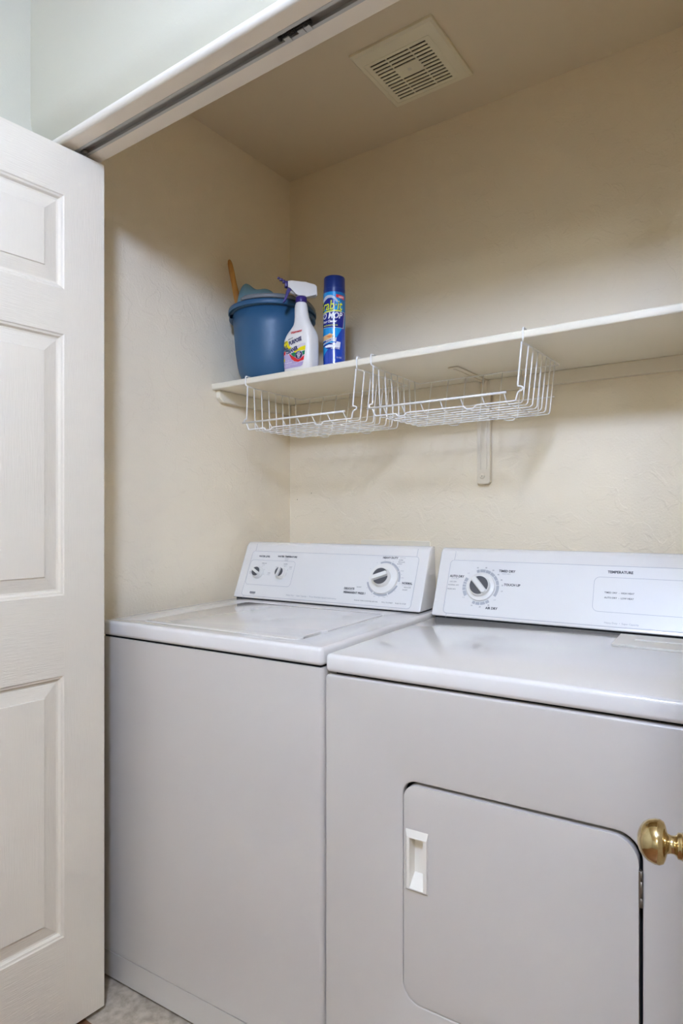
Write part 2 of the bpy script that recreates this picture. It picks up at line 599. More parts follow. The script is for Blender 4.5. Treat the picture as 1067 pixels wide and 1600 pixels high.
# the pivot leaf folded behind it
lf2 = obj('door_leaf', leaf_bm(-1), [m_door_v, m_door_h], dl_root)
ang = GA - 0.055
lf2.rotation_euler = (0, 0, ang)
ap = Matrix.Rotation(GA, 4, 'Z') @ Vector((LW, -LT * 2 - 0.004, 0))
e2 = Matrix.Rotation(ang, 4, 'Z') @ Vector((LW, 0, 0))
lf2.location = (ap.x - e2.x, ap.y - e2.y, 0)
for z in (0.25, 1.0, 1.80):
    hb_ = new_bm()
    box(hb_, (LW - 0.0005, -LT * 2 - 0.002, z), (LW + 0.0015, -0.004, z + 0.065), 0.0004, 1)
    tube(hb_, [(LW + 0.003, -LT - 0.002, z), (LW + 0.003, -LT - 0.002, z + 0.065)], 0.004, 10)
    obj('door_hinge', hb_, m_brass, lf)

dr_root = thing('bifold_door', 'bifold door at the right edge with a round brass knob', 'door', (1.4384, -0.930, 0), 0, kind='structure')
GR = math.atan2(-1, 0.13)
rf = obj('door_leaf', leaf_bm(-1), [m_door_v, m_door_h], dr_root)
rf.rotation_euler = (0, 0, GR)
kb = knob_bm(Matrix.Translation((0.2535, 0, 0.886)) @ Matrix.Rotation(R(90), 4, 'X'))
obj('door_knob', kb, m_brass, rf, label='round polished brass knob')
rf2 = obj('door_leaf', leaf_bm(1), [m_door_v, m_door_h], dr_root)
ang2 = GR + 0.055
rf2.rotation_euler = (0, 0, ang2)
ap = Matrix.Rotation(GR, 4, 'Z') @ Vector((LW, LT * 2 + 0.004, 0))
e2 = Matrix.Rotation(ang2, 4, 'Z') @ Vector((LW, 0, 0))
rf2.location = (ap.x - e2.x, ap.y - e2.y, 0)

# ------------------------------------------------------------------ door track in the soffit
trk = thing('door_track', 'grey metal sliding track under the white wall above the opening', 'track', (OX0, -0.97925, ZH))
tb = new_bm()
TL = OX1 - OX0
tp = [(-0.0155, -0.0004), (-0.0155, 0.0125), (0.0155, 0.0125), (0.0155, -0.0004), (0.0085, -0.0004), (0.0085, 0.0010), (0.0140, 0.0010), (0.0140, 0.0110),
      (-0.0140, 0.0110), (-0.0140, 0.0010), (-0.0085, 0.0010), (-0.0085, -0.0004)]
A = [tb.verts.new((0, y, z)) for y, z in tp]
B = [tb.verts.new((TL, y, z)) for y, z in tp]
for i in range(len(tp)):
    j = (i + 1) % len(tp)
    tb.faces.new((A[i], A[j], B[j], B[i]))
tb.faces.new(A[::-1])
tb.faces.new(B)
obj('track_rail', tb, m_track, trk)
for x, r in ((0.628, 0.0032), (0.385, 0.0012), (0.337, 0.0010)):
    obj('screw_hole', lathe(new_bm(), [(0, 0.0105), (r, 0.0105), (r, 0.0109)], 16, Matrix.Translation((x, 0, 0))), m_dark, trk)
# spring aligner seated in the rail
sx0, sx1 = 0.800 - OX0, 0.868 - OX0
sp = new_bm()


def coil(bm, x0, x1, r, turns, wr, zc, yc=0.0):
    n = int(turns * 14)
    tube(bm, [(x0 + (x1 - x0) * i / n, yc + r * math.cos(2 * math.pi * turns * i / n), zc + r * math.sin(2 * math.pi * turns * i / n)) for i in range(n + 1)], wr, 6)


coil(sp, sx0 + 0.016, sx0 + 0.034, 0.0050, 6, 0.0008, 0.0035)
coil(sp, sx0 + 0.052, sx1 - 0.002, 0.0050, 5, 0.0008, 0.0035)
tube(sp, [(sx0 - 0.002, 0, 0.0035), (sx1, 0, 0.0035)], 0.0022, 10)
coil(sp, sx0, sx1, 0.0026, 22, 0.0005, 0.0035)
lathe(sp, [(0, 0), (0.0062, 0), (0.0062, 0.002), (0, 0.002)], 20, Matrix.Translation((sx0 - 0.004, 0, 0.0035)) @ Matrix.Rotation(R(90), 4, 'Y'))
obj('aligner_spring', sp, m_steel_dark, trk, label='dark coiled spring aligner')
cl = new_bm()
for x in (sx0 + 0.004, sx0 + 0.036, sx0 + 0.050):
    box(cl, (x, 0.001, -0.0022), (x + 0.013, 0.0125, -0.0006), 0.0003, 1)
obj('aligner_clip', cl, m_bracket, trk, label='pale metal clips under the spring')

# ------------------------------------------------------------------ exhaust fan grille
VX0, VX1, VY0, VY1 = 0.557, 0.8085, -0.4130, -0.1555
vent = thing('exhaust_fan_grille', 'square cream slotted fan grille on the closet ceiling', 'vent', ((VX0 + VX1) / 2, (VY0 + VY1) / 2, H))
hw, hh = (VX1 - VX0) / 2, (VY1 - VY0) / 2
cxv, cyv = (VX0 + VX1) / 2, (VY0 + VY1) / 2
holes = [[(-hw + .006, -hh + .006), (hw - .006, -hh + .006), (hw - .006, hh - .006), (-hw + .006, hh - .006)]]
gx = [0.5875 - cxv, 0.6400 - cxv, 0.7108 - cxv, 0.7625 - cxv]
gy0, gy1 = -0.3540 - cyv, -0.1905 - cyv
rows = 13
for c_ in range(3):
    for r_ in range(rows):
        if c_ == 1 and 4 <= r_ <= 6:
            continue
        y = gy0 + (gy1 - gy0) * r_ / (rows - 1)
        holes.append(rrect(gx[c_] + 0.0016, y - 0.0028, gx[c_ + 1] - 0.0016, y + 0.0028, 0.0008, 2))
vb = new_bm()
FL = Matrix.Rotation(math.pi, 4, 'X')
vm = Matrix.Translation((0, 0, -0.012)) @ Matrix(((1, 0, 0, 0), (0, 1, 0, 0), (0, 0, -1, 0), (0, 0, 0, 1)))
plate(vb, holes, 0.0025, 0.0003, vm)
# sloped rim from the face up to the ceiling
i4 = [(-hw + .006, -hh + .006, -0.0118), (hw - .006, -hh + .006, -0.0118), (hw - .006, hh - .006, -0.0118), (-hw + .006, hh - .006, -0.0118)]
o4 = [(-hw, -hh, -0.007), (hw, -hh, -0.007), (hw, hh, -0.007), (-hw, hh, -0.007)]
t4 = [(-hw, -hh, 0), (hw, -hh, 0), (hw, hh, 0), (-hw, hh, 0)]
for k in range(4):
    j = (k + 1) % 4
    quad(vb, i4[k], i4[j], o4[j], o4[k])
    quad(vb, o4[k], o4[j], t4[j], t4[k])
obj('grille_cover', vb, m_vent, vent)
ib = new_bm()
plate(ib, [rrect(0.573 - cxv, -0.3685 - cyv, 0.7775 - cxv, -0.1755 - cyv, 0.004), rrect(0.5745 - cxv, -0.367 - cyv, 0.776 - cxv, -0.177 - cyv, 0.004)], 0.0006, 0,
      Matrix.Translation((0, 0, -0.0123)))
obj('grille_outline', ib, m_vent, vent)
ob_ = new_bm()
box(ob_, (-hw + .02, -hh + .02, -0.0055), (hw - .02, hh - .02, -0.0005))
obj('fan_cavity', ob_, m_dark, vent)
gb = new_bm()
ymid = gy0 + (gy1 - gy0) * 5 / 12
text(gb, 'N', 0.006, gx[1] + 0.036, ymid, Matrix.Translation((0, 0, -0.0126)) @ Matrix(((1, 0, 0, 0), (0, -1, 0, 0), (0, 0, -1, 0), (0, 0, 0, 1))) @ Matrix.Translation((0, -2 * ymid, 0)))
lathe(gb, [(0.0045, -0.0126), (0.0052, -0.0126)], 24, Matrix.Translation((gx[1] + 0.036, ymid, 0)))
obj('grille_emblem', gb, m_line, vent, recalc=False)

# ------------------------------------------------------------------ washing machine and dryer
DELTA = 0.0703
U = Vector((math.cos(DELTA), math.sin(DELTA), 0))
V = Vector((-math.sin(DELTA), math.cos(DELTA), 0))
WR = Vector((0.7689, -0.8144, 0))
WW, WT, DT = 0.6847, 0.9251, 0.9148


def front_m(v):
    """local (x, y, z) of a plate to the machine's (u, w) front plane, z outward."""
    return Matrix(((1, 0, 0, 0), (0, 0, -1, v), (0, 1, 0, 0), (0, 0, 0, 1)))


def console_m(u0, v0, w0, dv, dw):
    t = Vector((0, dv, dw)).normalized()
    n = Vector((0, -t.z, t.y))
    return Matrix(((1, 0, n.x, u0), (0, t.y, n.y, v0), (0, t.z, n.z, w0), (0, 0, 0, 1)))


def console_body(u0, u1, v0, w0, v1, w1, vb):
    bm = new_bm()
    t = Vector((v1 - v0, w1 - w0))
    wb = w0 - 0.0044
    on = lambda w: v0 + (v1 - v0) * (w - wb) / (w1 - wb)
    a = Vector((on(w1 - 0.012), w1 - 0.012))
    pr = [(on(w0) + 0.004, w0), (on(w0 + 0.003), w0 + 0.003), (a.x, a.y)]
    for k in range(1, 7):
        s = k / 6
        b = Vector((v1, w1))
        c = Vector((v1 + 0.014, w1 + 0.0005))
        p = a * (1 - s) ** 2 + b * 2 * s * (1 - s) + c * s * s
        pr.append((p.x, p.y))
    pr += [(vb, w1 - 0.001), (vb + 0.012, w0)]
    A = [bm.verts.new((u0, a, b)) for a, b in pr]
    B = [bm.verts.new((u1, a, b)) for a, b in pr]
    for i in range(len(pr)):
        j = (i + 1) % len(pr)
        bm.faces.new((A[i], A[j], B[j], B[i]))
    fa = bm.faces.new(A[::-1])
    fb = bm.faces.new(B)
    es = [e for e in list(fa.edges) + list(fb.edges)]
    bmesh.ops.bevel(bm, geom=es, offset=0.006, segments=3, affect='EDGES', profile=0.5, clamp_overlap=True)
    return bm


def knob(parent, M, x, y, r, h, base_r, base_h, turn, grip=0.60, lbl=None, ridge=0.22):
    """Control knob: skirt, cap with a bar grip between two dark hollows."""
    T = M @ Matrix.Translation((x, y, 0)) @ Matrix.Rotation(turn, 4, 'Z')
    b = new_bm()
    lathe(b, [(0, 0.0006), (base_r, 0.0006), (base_r, base_h * .6), (base_r - 0.0015, base_h), (r + 0.002, base_h + 0.0005), (r, base_h + 0.002), (r * .96, base_h + (h - base_h) * .55),
              (r * .90, base_h + (h - base_h) * .62), (0, base_h + (h - base_h) * .62)], 56, T)
    k = obj('control_knob', b, m_knob, parent, label=lbl, sharp=40)
    zf = base_h + (h - base_h) * .62
    rd = r * ridge
    for sgn in (1, -1):
        g = new_bm()
        pts = []
        rr = r * .89
        a0 = math.asin(min(.99, rd / rr)) + 0.06
        for i in range(19):
            a = a0 + (math.pi - 2 * a0) * i / 18
            pts.append((rr * math.cos(a), sgn * rr * math.sin(a)))
        plate(g, [pts], 0.0012, 0.0, T @ Matrix.Translation((0, 0, zf + 0.0009)))
        obj('knob_inset', g, m_knob_g, k, label='dark grey hollow of the knob')
    bb = new_bm()
    plate(bb, [rrect(-r * .93, -rd, r * .93, rd, min(rd * .8, r * .2))], h - zf + 0.001, 0.0012, T @ Matrix.Translation((0, 0, h)))
    obj('knob_grip', bb, m_knob, k, sharp=40)
    return k


def arc_band(bm, M, cx, cy, r0, r1, a0, a1, z=0.0006, mi=0, ticks=0):
    n = max(3, int(abs(a1 - a0) / 4))
    vs = []
    for i in range(n + 1):
        a = R(a0 + (a1 - a0) * i / n)
        vs.append((bm.verts.new(M @ Vector((cx + r0 * math.cos(a), cy + r0 * math.sin(a), z))), bm.verts.new(M @ Vector((cx + r1 * math.cos(a), cy + r1 * math.sin(a), z)))))
    for i in range(n):
        f = bm.faces.new((vs[i][0], vs[i][1], vs[i + 1][1], vs[i + 1][0]))
        f.material_index = mi


def outline_panel(parent, M, x0, y0, x1, y1, r, w=0.0009, z=0.0011, name='panel_outline'):
    b = new_bm()
    plate(b, [rrect(x0, y0, x1, y1, r), rrect(x0 + w, y0 + w, x1 - w, y1 - w, r - w)], 0.0004, 0, M @ Matrix.Translation((0, 0, z)))
    return obj(name, b, m_line, parent)


def seam(parent, M, x, y0, y1, skew=0.0):
    b = new_bm()
    plate(b, [[(x, y0), (x + 0.0008, y0), (x + 0.0008 + skew, y1), (x + skew, y1)]], 0.0006, 0, M @ Matrix.Translation((0, 0, 0.0005)))
    return obj('cap_seam', b, m_line, parent)


# ---- washer
w_loc = WR - U * WW
washer = thing('washing_machine', 'white top-loading washing machine next to the open left door', 'washing machine', w_loc, DELTA)
vert_edge = lambda e: abs((e.verts[0].co - e.verts[1].co).normalized().z) > 0.9
cb = new_bm()
box(cb, (0, 0, 0.0775), (WW, 0.63, 0.8830), 0.010, 3, edges=vert_edge)
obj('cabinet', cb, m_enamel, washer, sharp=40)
kb_ = new_bm()
box(kb_, (0, 0, 0.0100), (WW, 0.63, 0.0748), 0.010, 3, edges=vert_edge)
obj('kick_panel', kb_, m_enamel, washer, sharp=40)
core = new_bm()
box(core, (0.008, 0.006, 0.02), (WW - 0.008, 0.62, 0.895))
obj('inner_shell', core, m_dark, washer)
for (fx, fy) in ((0.05, 0.05), (WW - 0.05, 0.05), (0.05, 0.58), (WW - 0.05, 0.58)):
    obj('foot', lathe(new_bm(), [(0, 0), (0.018, 0), (0.018, 0.008), (0.008, 0.010), (0.008, 0.020), (0, 0.020)], 20, Matrix.Translation((fx, fy, 0))), m_dark, washer)
LX0, LX1, LY0, LY1 = 0.112, WW - 0.0965, 0.050, 0.452
tp_ = new_bm()
TM = Matrix.Translation((0, 0, WT))
plate(tp_, [rrect(0, -0.002, WW, 0.635, 0.012), rrect(LX0 - 0.0015, LY0 - 0.0015, LX1 + 0.0015, LY1 + 0.0015, 0.012)], WT - 0.8872, 0.0085, TM, res=4)
# the opening's edge must stay tight against the lid, so it is squared off above
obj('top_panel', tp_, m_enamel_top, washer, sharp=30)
well = new_bm()
box(well, (LX0 - 0.02, LY0 - 0.02, WT - 0.034), (LX1 + 0.02, LY1 + 0.02, WT - 0.016))
obj('tub_rim', well, m_enamel_top, washer)
lid = new_bm()
lo = rrect(LX0 - 0.008, LY0 - 0.008, LX1 - 0.0002, LY1 + 0.008, 0.014)
# finger notch on the lid's right edge
lo2 = []
nx = LX1 - 0.0002
for p in lo:
    lo2.append(p)
lo_right = [(nx, LY0 + 0.120), (nx - 0.004, LY0 + 0.119), (nx - 0.0110, LY0 + 0.108), (nx - 0.0110, LY0 + 0.050), (nx - 0.003, LY0 + 0.026), (nx, LY0 + 0.022)]
# rrect goes counter-clockwise from the upper right corner; the right side closes between last and first point
lo2 = lo2 + lo_right[::-1]
plate(lid, [lo2], 0.012, 0.0022, Matrix.Translation((0, 0, WT + 0.0006)), res=3)
obj('lid', lid, m_enamel_top, washer, sharp=30)

CU0, CU1 = 0.0, 0.6686
c_v0, c_w0, c_v1, c_w1 = 0.5114, WT + 0.0042, 0.5931, 1.1073
obj('console', console_body(CU0, CU1, c_v0, c_w0, c_v1, c_w1, 0.622), m_console, washer, sharp=35)
cbx = new_bm()
box(cbx, (0.008, c_v0 + 0.010, WT - 0.001), (CU1 - 0.008, 0.620, WT + 0.012))  # black box added so the gap under the console reads dark
obj('console_gap_shade', cbx, m_dark, washer)
CM = console_m(CU0, c_v0, WT, c_v1 - c_v0, c_w1 - WT) @ Matrix.Translation((0, 0, 0.0002))
pn = new_bm()
plate(pn, [rrect(0.0325, 0.0130, 0.6385, 0.1665, 0.010)], 0.0022, 0.0005, CM @ Matrix.Translation((0, 0, 0.0008)))
panel = obj('control_panel', pn, m_panel, washer)
outline_panel(panel, CM, 0.0315, 0.0120, 0.6395, 0.1675, 0.011, 0.0014, 0.0006)
outline_panel(panel, CM, 0.0345, 0.0505, 0.2165, 0.1365, 0.012, 0.0008)
seam(panel, CM, 0.0415, 0.168, 0.192)
seam(panel, CM, 0.0415, 0.003, 0.014)
seam(panel, CM, 0.6300, 0.168, 0.192)
knob(washer, CM, 0.0790, 0.0915, 0.0168, 0.024, 0.0195, 0.007, R(-28), lbl='small white water level knob')
knob(washer, CM, 0.1720, 0.0940, 0.0168, 0.024, 0.0195, 0.007, R(78), lbl='small white water temperature knob')
knob(washer, CM, 0.5385, 0.0960, 0.0270, 0.036, 0.0470, 0.007, R(22), lbl='large white wash cycle dial')
TMx = CM @ Matrix.Translation((0, 0, 0.0013))
T_ = lambda s, sz, x, y, mi=0, b=0.0, sx=1.0, al='CENTER', sh=0.0: text(lt, s, sz, x, y, TMx, al, mi, b, sx, sh)
lt = new_bm()
T_('WATER LEVEL', 0.0078, 0.0865, 0.1490, 0, 0.0003, 0.92)
T_('MEDIUM', 0.0050, 0.0925, 0.1250, 0)
T_('LOW', 0.0046, 0.0915, 0.1190, 1)
T_('HIGH', 0.0048, 0.0465, 0.0930, 0)
T_('RESET', 0.0042, 0.0465, 0.0880, 1)
T_('LOW', 0.0048, 0.1215, 0.0925, 0)
T_('LOAD', 0.0042, 0.1205, 0.0872, 1)
for a in (70, 30, -10, 150):
    T_('\u2022', 0.007, 0.079 + 0.0235 * math.cos(R(a)), 0.0915 + 0.0235 * math.sin(R(a)), 0)
obj('water_level_legend', lt, [m_print, m_print_l], panel, label='small printed water level legend', recalc=False)
lt = new_bm()
T_('WATER TEMPERATURE', 0.0078, 0.1785, 0.1510, 0, 0.0003, 0.95)
T_('WASH', 0.0046, 0.178, 0.1432, 1)
T_('RINSE', 0.0046, 0.178, 0.1378, 1)
T_('WARM', 0.0050, 0.1790, 0.1255, 0)
T_('COLD', 0.0046, 0.1790, 0.1200, 1)
T_('COLD', 0.0048, 0.1495, 0.1135, 0)
T_('COLD', 0.0042, 0.1480, 0.1085, 1)
T_('HOT', 0.0050, 0.2020, 0.1160, 0)
T_('COLD', 0.0044, 0.2015, 0.1105, 1)
for a in (120, 75, 30):
    T_('\u2022', 0.007, 0.172 + 0.0235 * math.cos(R(a)), 0.094 + 0.0235 * math.sin(R(a)), 0)
obj('temperature_legend', lt, [m_print, m_print_l], panel, label='small printed temperature legend', recalc=False)
lt = new_bm()
T_('HEAVY DUTY', 0.0086, 0.5480, 0.1605, 0, 0.00035, 0.95)
T_('COTTON', 0.0042, 0.5875, 0.1615, 1)
T_('SUPER', 0.0050, 0.5830, 0.1545, 0)
T_('REGULAR', 0.0050, 0.5860, 0.1485, 0)
T_('SHORT', 0.0050, 0.5810, 0.1425, 0)
T_('RINSE', 0.0040, 0.5930, 0.1220, 1)
T_('SPIN', 0.0040, 0.5980, 0.1010, 1)
T_('NORMAL', 0.0092, 0.6160, 0.0855, 0, 0.00035, 0.85)
T_('COTTON - STURDY', 0.0034, 0.6160, 0.0790, 1)
T_('REGULAR', 0.0050, 0.6190, 0.0735, 0)
T_('SHORT', 0.0050, 0.6130, 0.0660, 0)
T_('SHORT', 0.0050, 0.4640, 0.0655, 0)
T_('DELICATE', 0.0086, 0.4320, 0.0590, 0, 0.00035, 0.92)
T_('KNITS - GENTLE', 0.0034, 0.4320, 0.0530, 1)
T_('PERMANENT PRESS I', 0.0086, 0.4520, 0.0470, 0, 0.00035, 0.95)
T_('SPIN', 0.0036, 0.5200, 0.0410, 1)
T_('RINSE', 0.0036, 0.5520, 0.0405, 1)
for a in range(0, 12):
    aa = R(150 - a * 27)
    T_('\u2022', 0.006, 0.5385 + 0.0565 * math.cos(aa), 0.0960 + 0.0565 * math.sin(aa), 0)
obj('dial_legend', lt, [m_print, m_print_l], panel, label='small printed dial legend', recalc=False)
lt = new_bm()
T_('Heavy Duty  \u2022  Super Capacity  \u2022  Three Wash/Spin Speed Combinations', 0.0064, 0.3030, 0.0245, 1, 0, 0.98)
obj('maker_line', lt, [m_print, m_print_l], panel, label='small printed maker line', recalc=False)
lt = new_bm()
T_('PUSH IN, TURN CLOCKWISE, SET DIAL', 0.0050, 0.4960, 0.0250, 0, 0, 0.9)
T_('PULL TO START', 0.0050, 0.5650, 0.0250, 0)
T_('PUSH TO STOP', 0.0050, 0.6070, 0.0250, 0)
obj('start_legend', lt, [m_print, m_print_l], panel, label='small printed start legend', recalc=False)
ds = new_bm()
for (a0, a1) in ((72, 112), (30, 70), (-8, 28), (-62, -22), (-118, -66), (-165, -122)):
    arc_band(ds, CM, 0.5385, 0.0960, 0.0478, 0.0535, a0, a1, 0.0013)
obj('dial_scale', ds, m_scale, panel, label='grey ring segments round the dial', recalc=False)
lg = new_bm()
plate(lg, [[(0.0655, 0.0215), (0.0875, 0.0215), (0.0875, 0.0270), (0.0655, 0.0270)]], 0.0004, 0, CM @ Matrix.Translation((0, 0, 0.0013)), mi=0)
text(lg, 'KENMORE', 0.0046, 0.0778, 0.0243, CM @ Matrix.Translation((0, 0, 0.0016)), 'CENTER', 1, 0.0, 0.9)
plate(lg, [[(0.0680, 0.0188), (0.0860, 0.0188), (0.0860, 0.0196), (0.0680, 0.0196)]], 0.0004, 0, CM @ Matrix.Translation((0, 0, 0.0013)), mi=0)
obj('maker_badge', lg, [m_print, m_white], panel, label='small black maker badge', recalc=False)

# ---- dryer
DX = 0.0061
d_loc = WR + U * DX + V * 0.0012
DW = 0.737
dryer = thing('clothes_dryer', 'white clothes dryer with a wide front door right of the washing machine', 'dryer', d_loc, DELTA)
ou = lambda u: u - DX
fb = new_bm()
FM = front_m(0.0)
gx0, gx1, gz0, gz1 = ou(0.1800), ou(0.5925), 0.2795, 0.6952
fr = [rrect(0, 0.012, DW, 0.8725, [0.008, 0.008, 0.004, 0.004]), rrect(gx0, gz0, gx1, gz1, [0.040, 0.027, 0.036, 0.036], 8)]
plate(fb, fr, 0.020, 0.0035, FM, res=3)
box(fb, (0, 0.012, 0.012), (0.012, 0.64, 0.8725))
box(fb, (DW - 0.012, 0.012, 0.012), (DW, 0.64, 0.8725))
box(fb, (0, 0.630, 0.012), (DW, 0.64, 0.8725))
obj('cabinet', fb, m_enamel, dryer, sharp=30)
cb = new_bm()
box(cb, (0.013, 0.022, 0.02), (DW - 0.013, 0.628, 0.885))
obj('inner_shell', cb, m_dark, dryer)
for (fx, fy) in ((0.05, 0.05), (DW - 0.05, 0.05), (0.05, 0.58), (DW - 0.05, 0.58)):
    obj('foot', lathe(new_bm(), [(0, 0), (0.018, 0), (0.018, 0.008), (0.008, 0.010), (0.008, 0.020), (0, 0.020)], 20, Matrix.Translation((fx, fy, 0))), m_dark, dryer)
tp_ = new_bm()
box(tp_, (0, -0.002, 0.8778), (DW, 0.645, DT), 0.009, 4)
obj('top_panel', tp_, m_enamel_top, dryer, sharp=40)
db = new_bm()
dx0, dx1, dz0, dz1 = gx0 + 0.0026, gx1 - 0.0055, gz0 + 0.0026, gz1 - 0.0062
hx0, hx1, hz0, hz1 = ou(0.1965), ou(0.2240), 0.4985, 0.5920
plate(db, [rrect(dx0, dz0, dx1, dz1, [0.040, 0.026, 0.034, 0.036], 8), [(hx0 - 0.001, hz0 - 0.001), (hx1 + 0.001, hz0 - 0.001), (hx1 + 0.001, hz1 + 0.001), (hx0 - 0.001, hz1 + 0.001)]], 0.018, 0.0,
      front_m(-0.001))
es = [e for e in db.edges if all(abs(v.co.y + 0.001) < 1e-4 for v in e.verts) and len({round(f.normal.y, 1) for f in e.link_faces}) > 0 and e.calc_face_angle(0) > 0.5
      and not all(hx0 - 0.002 < v.co.x < hx1 + 0.002 and hz0 - .002 < v.co.z < hz1 + .002 for v in e.verts)]
bmesh.ops.bevel(db, geom=es, offset=0.0075, segments=5, affect='EDGES', profile=0.5, clamp_overlap=True)
ddoor = obj('dryer_door', db, m_enamel, dryer, sharp=25)
# recessed pull
ph = new_bm()
X0, X1, Z0, Z1 = ou(0.1865), ou(0.2325), 0.4925, 0.6060
yo, yf = -0.0012, -0.0062
outer = [(X0, yo, Z0), (X1, yo, Z0), (X1, yo, Z1), (X0, yo, Z1)]
raised = [(X0 + .0045, yf, Z0 + .004), (X1 - .0012, yf, Z0 + .004), (X1 - .0012, yf, Z1 - .0125), (X0 + .0045, yf, Z1 - .0125)]
lip = [(hx0, yf, hz0), (hx1, yf, hz0), (hx1, yf, hz1), (hx0, yf, hz1)]
deep = [(hx0 + .0015, 0.0155, hz0 + .021), (hx1 - .0015, 0.0155, hz0 + .021), (hx1 - .0015, 0.0155, hz1 - .001), (hx0 + .0015, 0.0155, hz1 - .001)]
# split the pocket's foot: a bright sloped ramp
for a, b in ((outer, raised), (raised, lip), (lip, deep)):
    for k in range(4):
        j = (k + 1) % 4
        quad(ph, a[k], a[j], b[j], b[k])
quad(ph, *deep)
bmesh.ops.remove_doubles(ph, verts=ph.verts[:], dist=1e-5)
obj('door_pull', ph, m_hplastic, ddoor, label='cream recessed finger pull')
hg = new_bm()
box(hg, (ou(0.5868), -0.0035, 0.585), (ou(0.5905), 0.004, 0.642), 0.0006, 1)
tube(hg, [(ou(0.5905), -0.0015, 0.585), (ou(0.5905), -0.0015, 0.600)], 0.0024, 10)
tube(hg, [(ou(0.5905), -0.0015, 0.601), (ou(0.5905), -0.0015, 0.626)], 0.0024, 10)
tube(hg, [(ou(0.5905), -0.0015, 0.627), (ou(0.5905), -0.0015, 0.642)], 0.0024, 10)
obj('door_hinge', hg, m_hinge, dryer, label='brown steel hinge leaf')
# lint screen cover
ls = new_bm()
plate(ls, [[(ou(0.4920), 0.3835), (ou(0.715), 0.3795), (ou(0.715), 0.520), (ou(0.4925), 0.520)]], 0.0055, 0.0012, Matrix.Translation((0, 0, DT + 0.0050)))
lint = obj('lint_screen_cover', ls, m_lint, dryer, label='off-white lint screen cover')
l2 = new_bm()
box(l2, (ou(0.53), 0.445, DT + 0.0046), (ou(0.69), 0.500, DT + 0.0082), 0.0015)
obj('cover_grip', l2, m_lint, lint)
d_v0, d_w0, d_v1, d_w1 = 0.5464 - 0.0012, DT + 0.0046, 0.6296 - 0.0012, 1.1028
obj('console', console_body(ou(0.0031), DW - 0.012, d_v0, d_w0, d_v1, d_w1, 0.655), m_console, dryer, sharp=35)
cbx = new_bm()
box(cbx, (0.006, d_v0 + 0.010, DT - 0.001), (DW - 0.020, 0.650, DT + 0.012))  # black box painting in the shade beneath the dryer console
obj('console_gap_shade', cbx, m_dark, dryer)
DM = console_m(ou(0.0031), d_v0, DT, d_v1 - d_v0, d_w1 - DT) @ Matrix.Translation((0, 0, 0.0002))
pn = new_bm()
plate(pn, [rrect(0.0335, 0.0150, 0.690, 0.1690, 0.010)], 0.0022, 0.0005, DM @ Matrix.Translation((0, 0, 0.0008)))
dpanel = obj('control_panel', pn, m_panel, dryer)
outline_panel(dpanel, DM, 0.0325, 0.0140, 0.691, 0.1700, 0.011, 0.0014, 0.0006)
outline_panel(dpanel, DM, 0.4180, 0.0500, 0.6700, 0.1395, 0.014, 0.0008)
seam(dpanel, DM, 0.0430, 0.171, 0.197)
seam(dpanel, DM, 0.0430, 0.003, 0.016)
KX, KY = 0.1300, 0.0945
knob(dryer, DM, KX, KY, 0.0285, 0.026, 0.0400, 0.006, R(-47), lbl='white timer dial with a slanted grip', ridge=0.24)
lt = new_bm()
TMx = DM @ Matrix.Translation((0, 0, 0.0013))
T_('TIMED DRY', 0.0090, 0.1965, 0.1425, 0, 0.00035, 0.95)
T_('HIGH HEAT', 0.0046, 0.1960, 0.1350, 1)
T_('TOUCH UP', 0.0090, 0.2145, 0.1045, 0, 0.00035, 0.95)
T_('AIR DRY', 0.0090, 0.1670, 0.0370, 0, 0.00035, 0.95)
T_('AUTO DRY', 0.0090, 0.0580, 0.1215, 0, 0.00035, 0.9)
T_('LOW HEAT', 0.0044, 0.0540, 0.1150, 1)
T_('LESS DRY', 0.0050, 0.0495, 0.1055, 0)
T_('NORMAL DRY', 0.0050, 0.0520, 0.0960, 0)
T_('MORE DRY', 0.0050, 0.0480, 0.0840, 0)
for a, s in ((105, '70'), (82, '60'), (61, '50'), (42, '40'), (24, '30'), (8, '20'), (-9, '10'), (-62, '30'), (-85, '20'), (-108, '10')):
    T_(s, 0.0052, KX + 0.0595 * math.cos(R(a)), KY + 0.0560 * math.sin(R(a)), 0)
for a in (135, -142, -40):
    T_('OFF', 0.0040, KX + 0.0560 * math.cos(R(a)), KY + 0.0530 * math.sin(R(a)), 1)
obj('dial_legend', lt, [m_print, m_print_l], dpanel, label='small printed timer legend', recalc=False)
lt = new_bm()
T_('TEMPERATURE', 0.0092, 0.4775, 0.1530, 0, 0.00035, 0.95)
T_('TIMED DRY  -  HIGH HEAT', 0.0060, 0.4775, 0.0995, 0, 0.0001, 0.95)
T_('AUTO DRY  -  LOW HEAT', 0.0060, 0.4775, 0.0865, 0, 0.0001, 0.95)
obj('temperature_legend', lt, [m_print, m_print_l], dpanel, label='small printed temperature legend', recalc=False)
lt = new_bm()
T_('Heavy Duty  \u2022  Super Capacity', 0.0062, 0.4860, 0.0235, 1)
obj('maker_line', lt, [m_print, m_print_l], dpanel, label='small printed maker line', recalc=False)
ds = new_bm()
for a0, a1 in ((101, 111), (81, 99), (62, 79.5), (44, 60.5), (27, 42.5), (10, 25.5), (-30, 8.5), (-66, -54), (-84, -68), (-100, -86), (-112, -102)):
    arc_band(ds, DM, KX, KY, 0.0425, 0.0505, a0, a1, 0.0013)
for a0, a1 in ((150, 163), (165, 172), (174, 182), (184, 194), (196, 214)):
    arc_band(ds, DM, KX, KY, 0.0425, 0.0515, a0, a1, 0.0013)
obj('dial_scale', ds, m_scale, dpanel, label='grey ring segments round the dial', recalc=False)

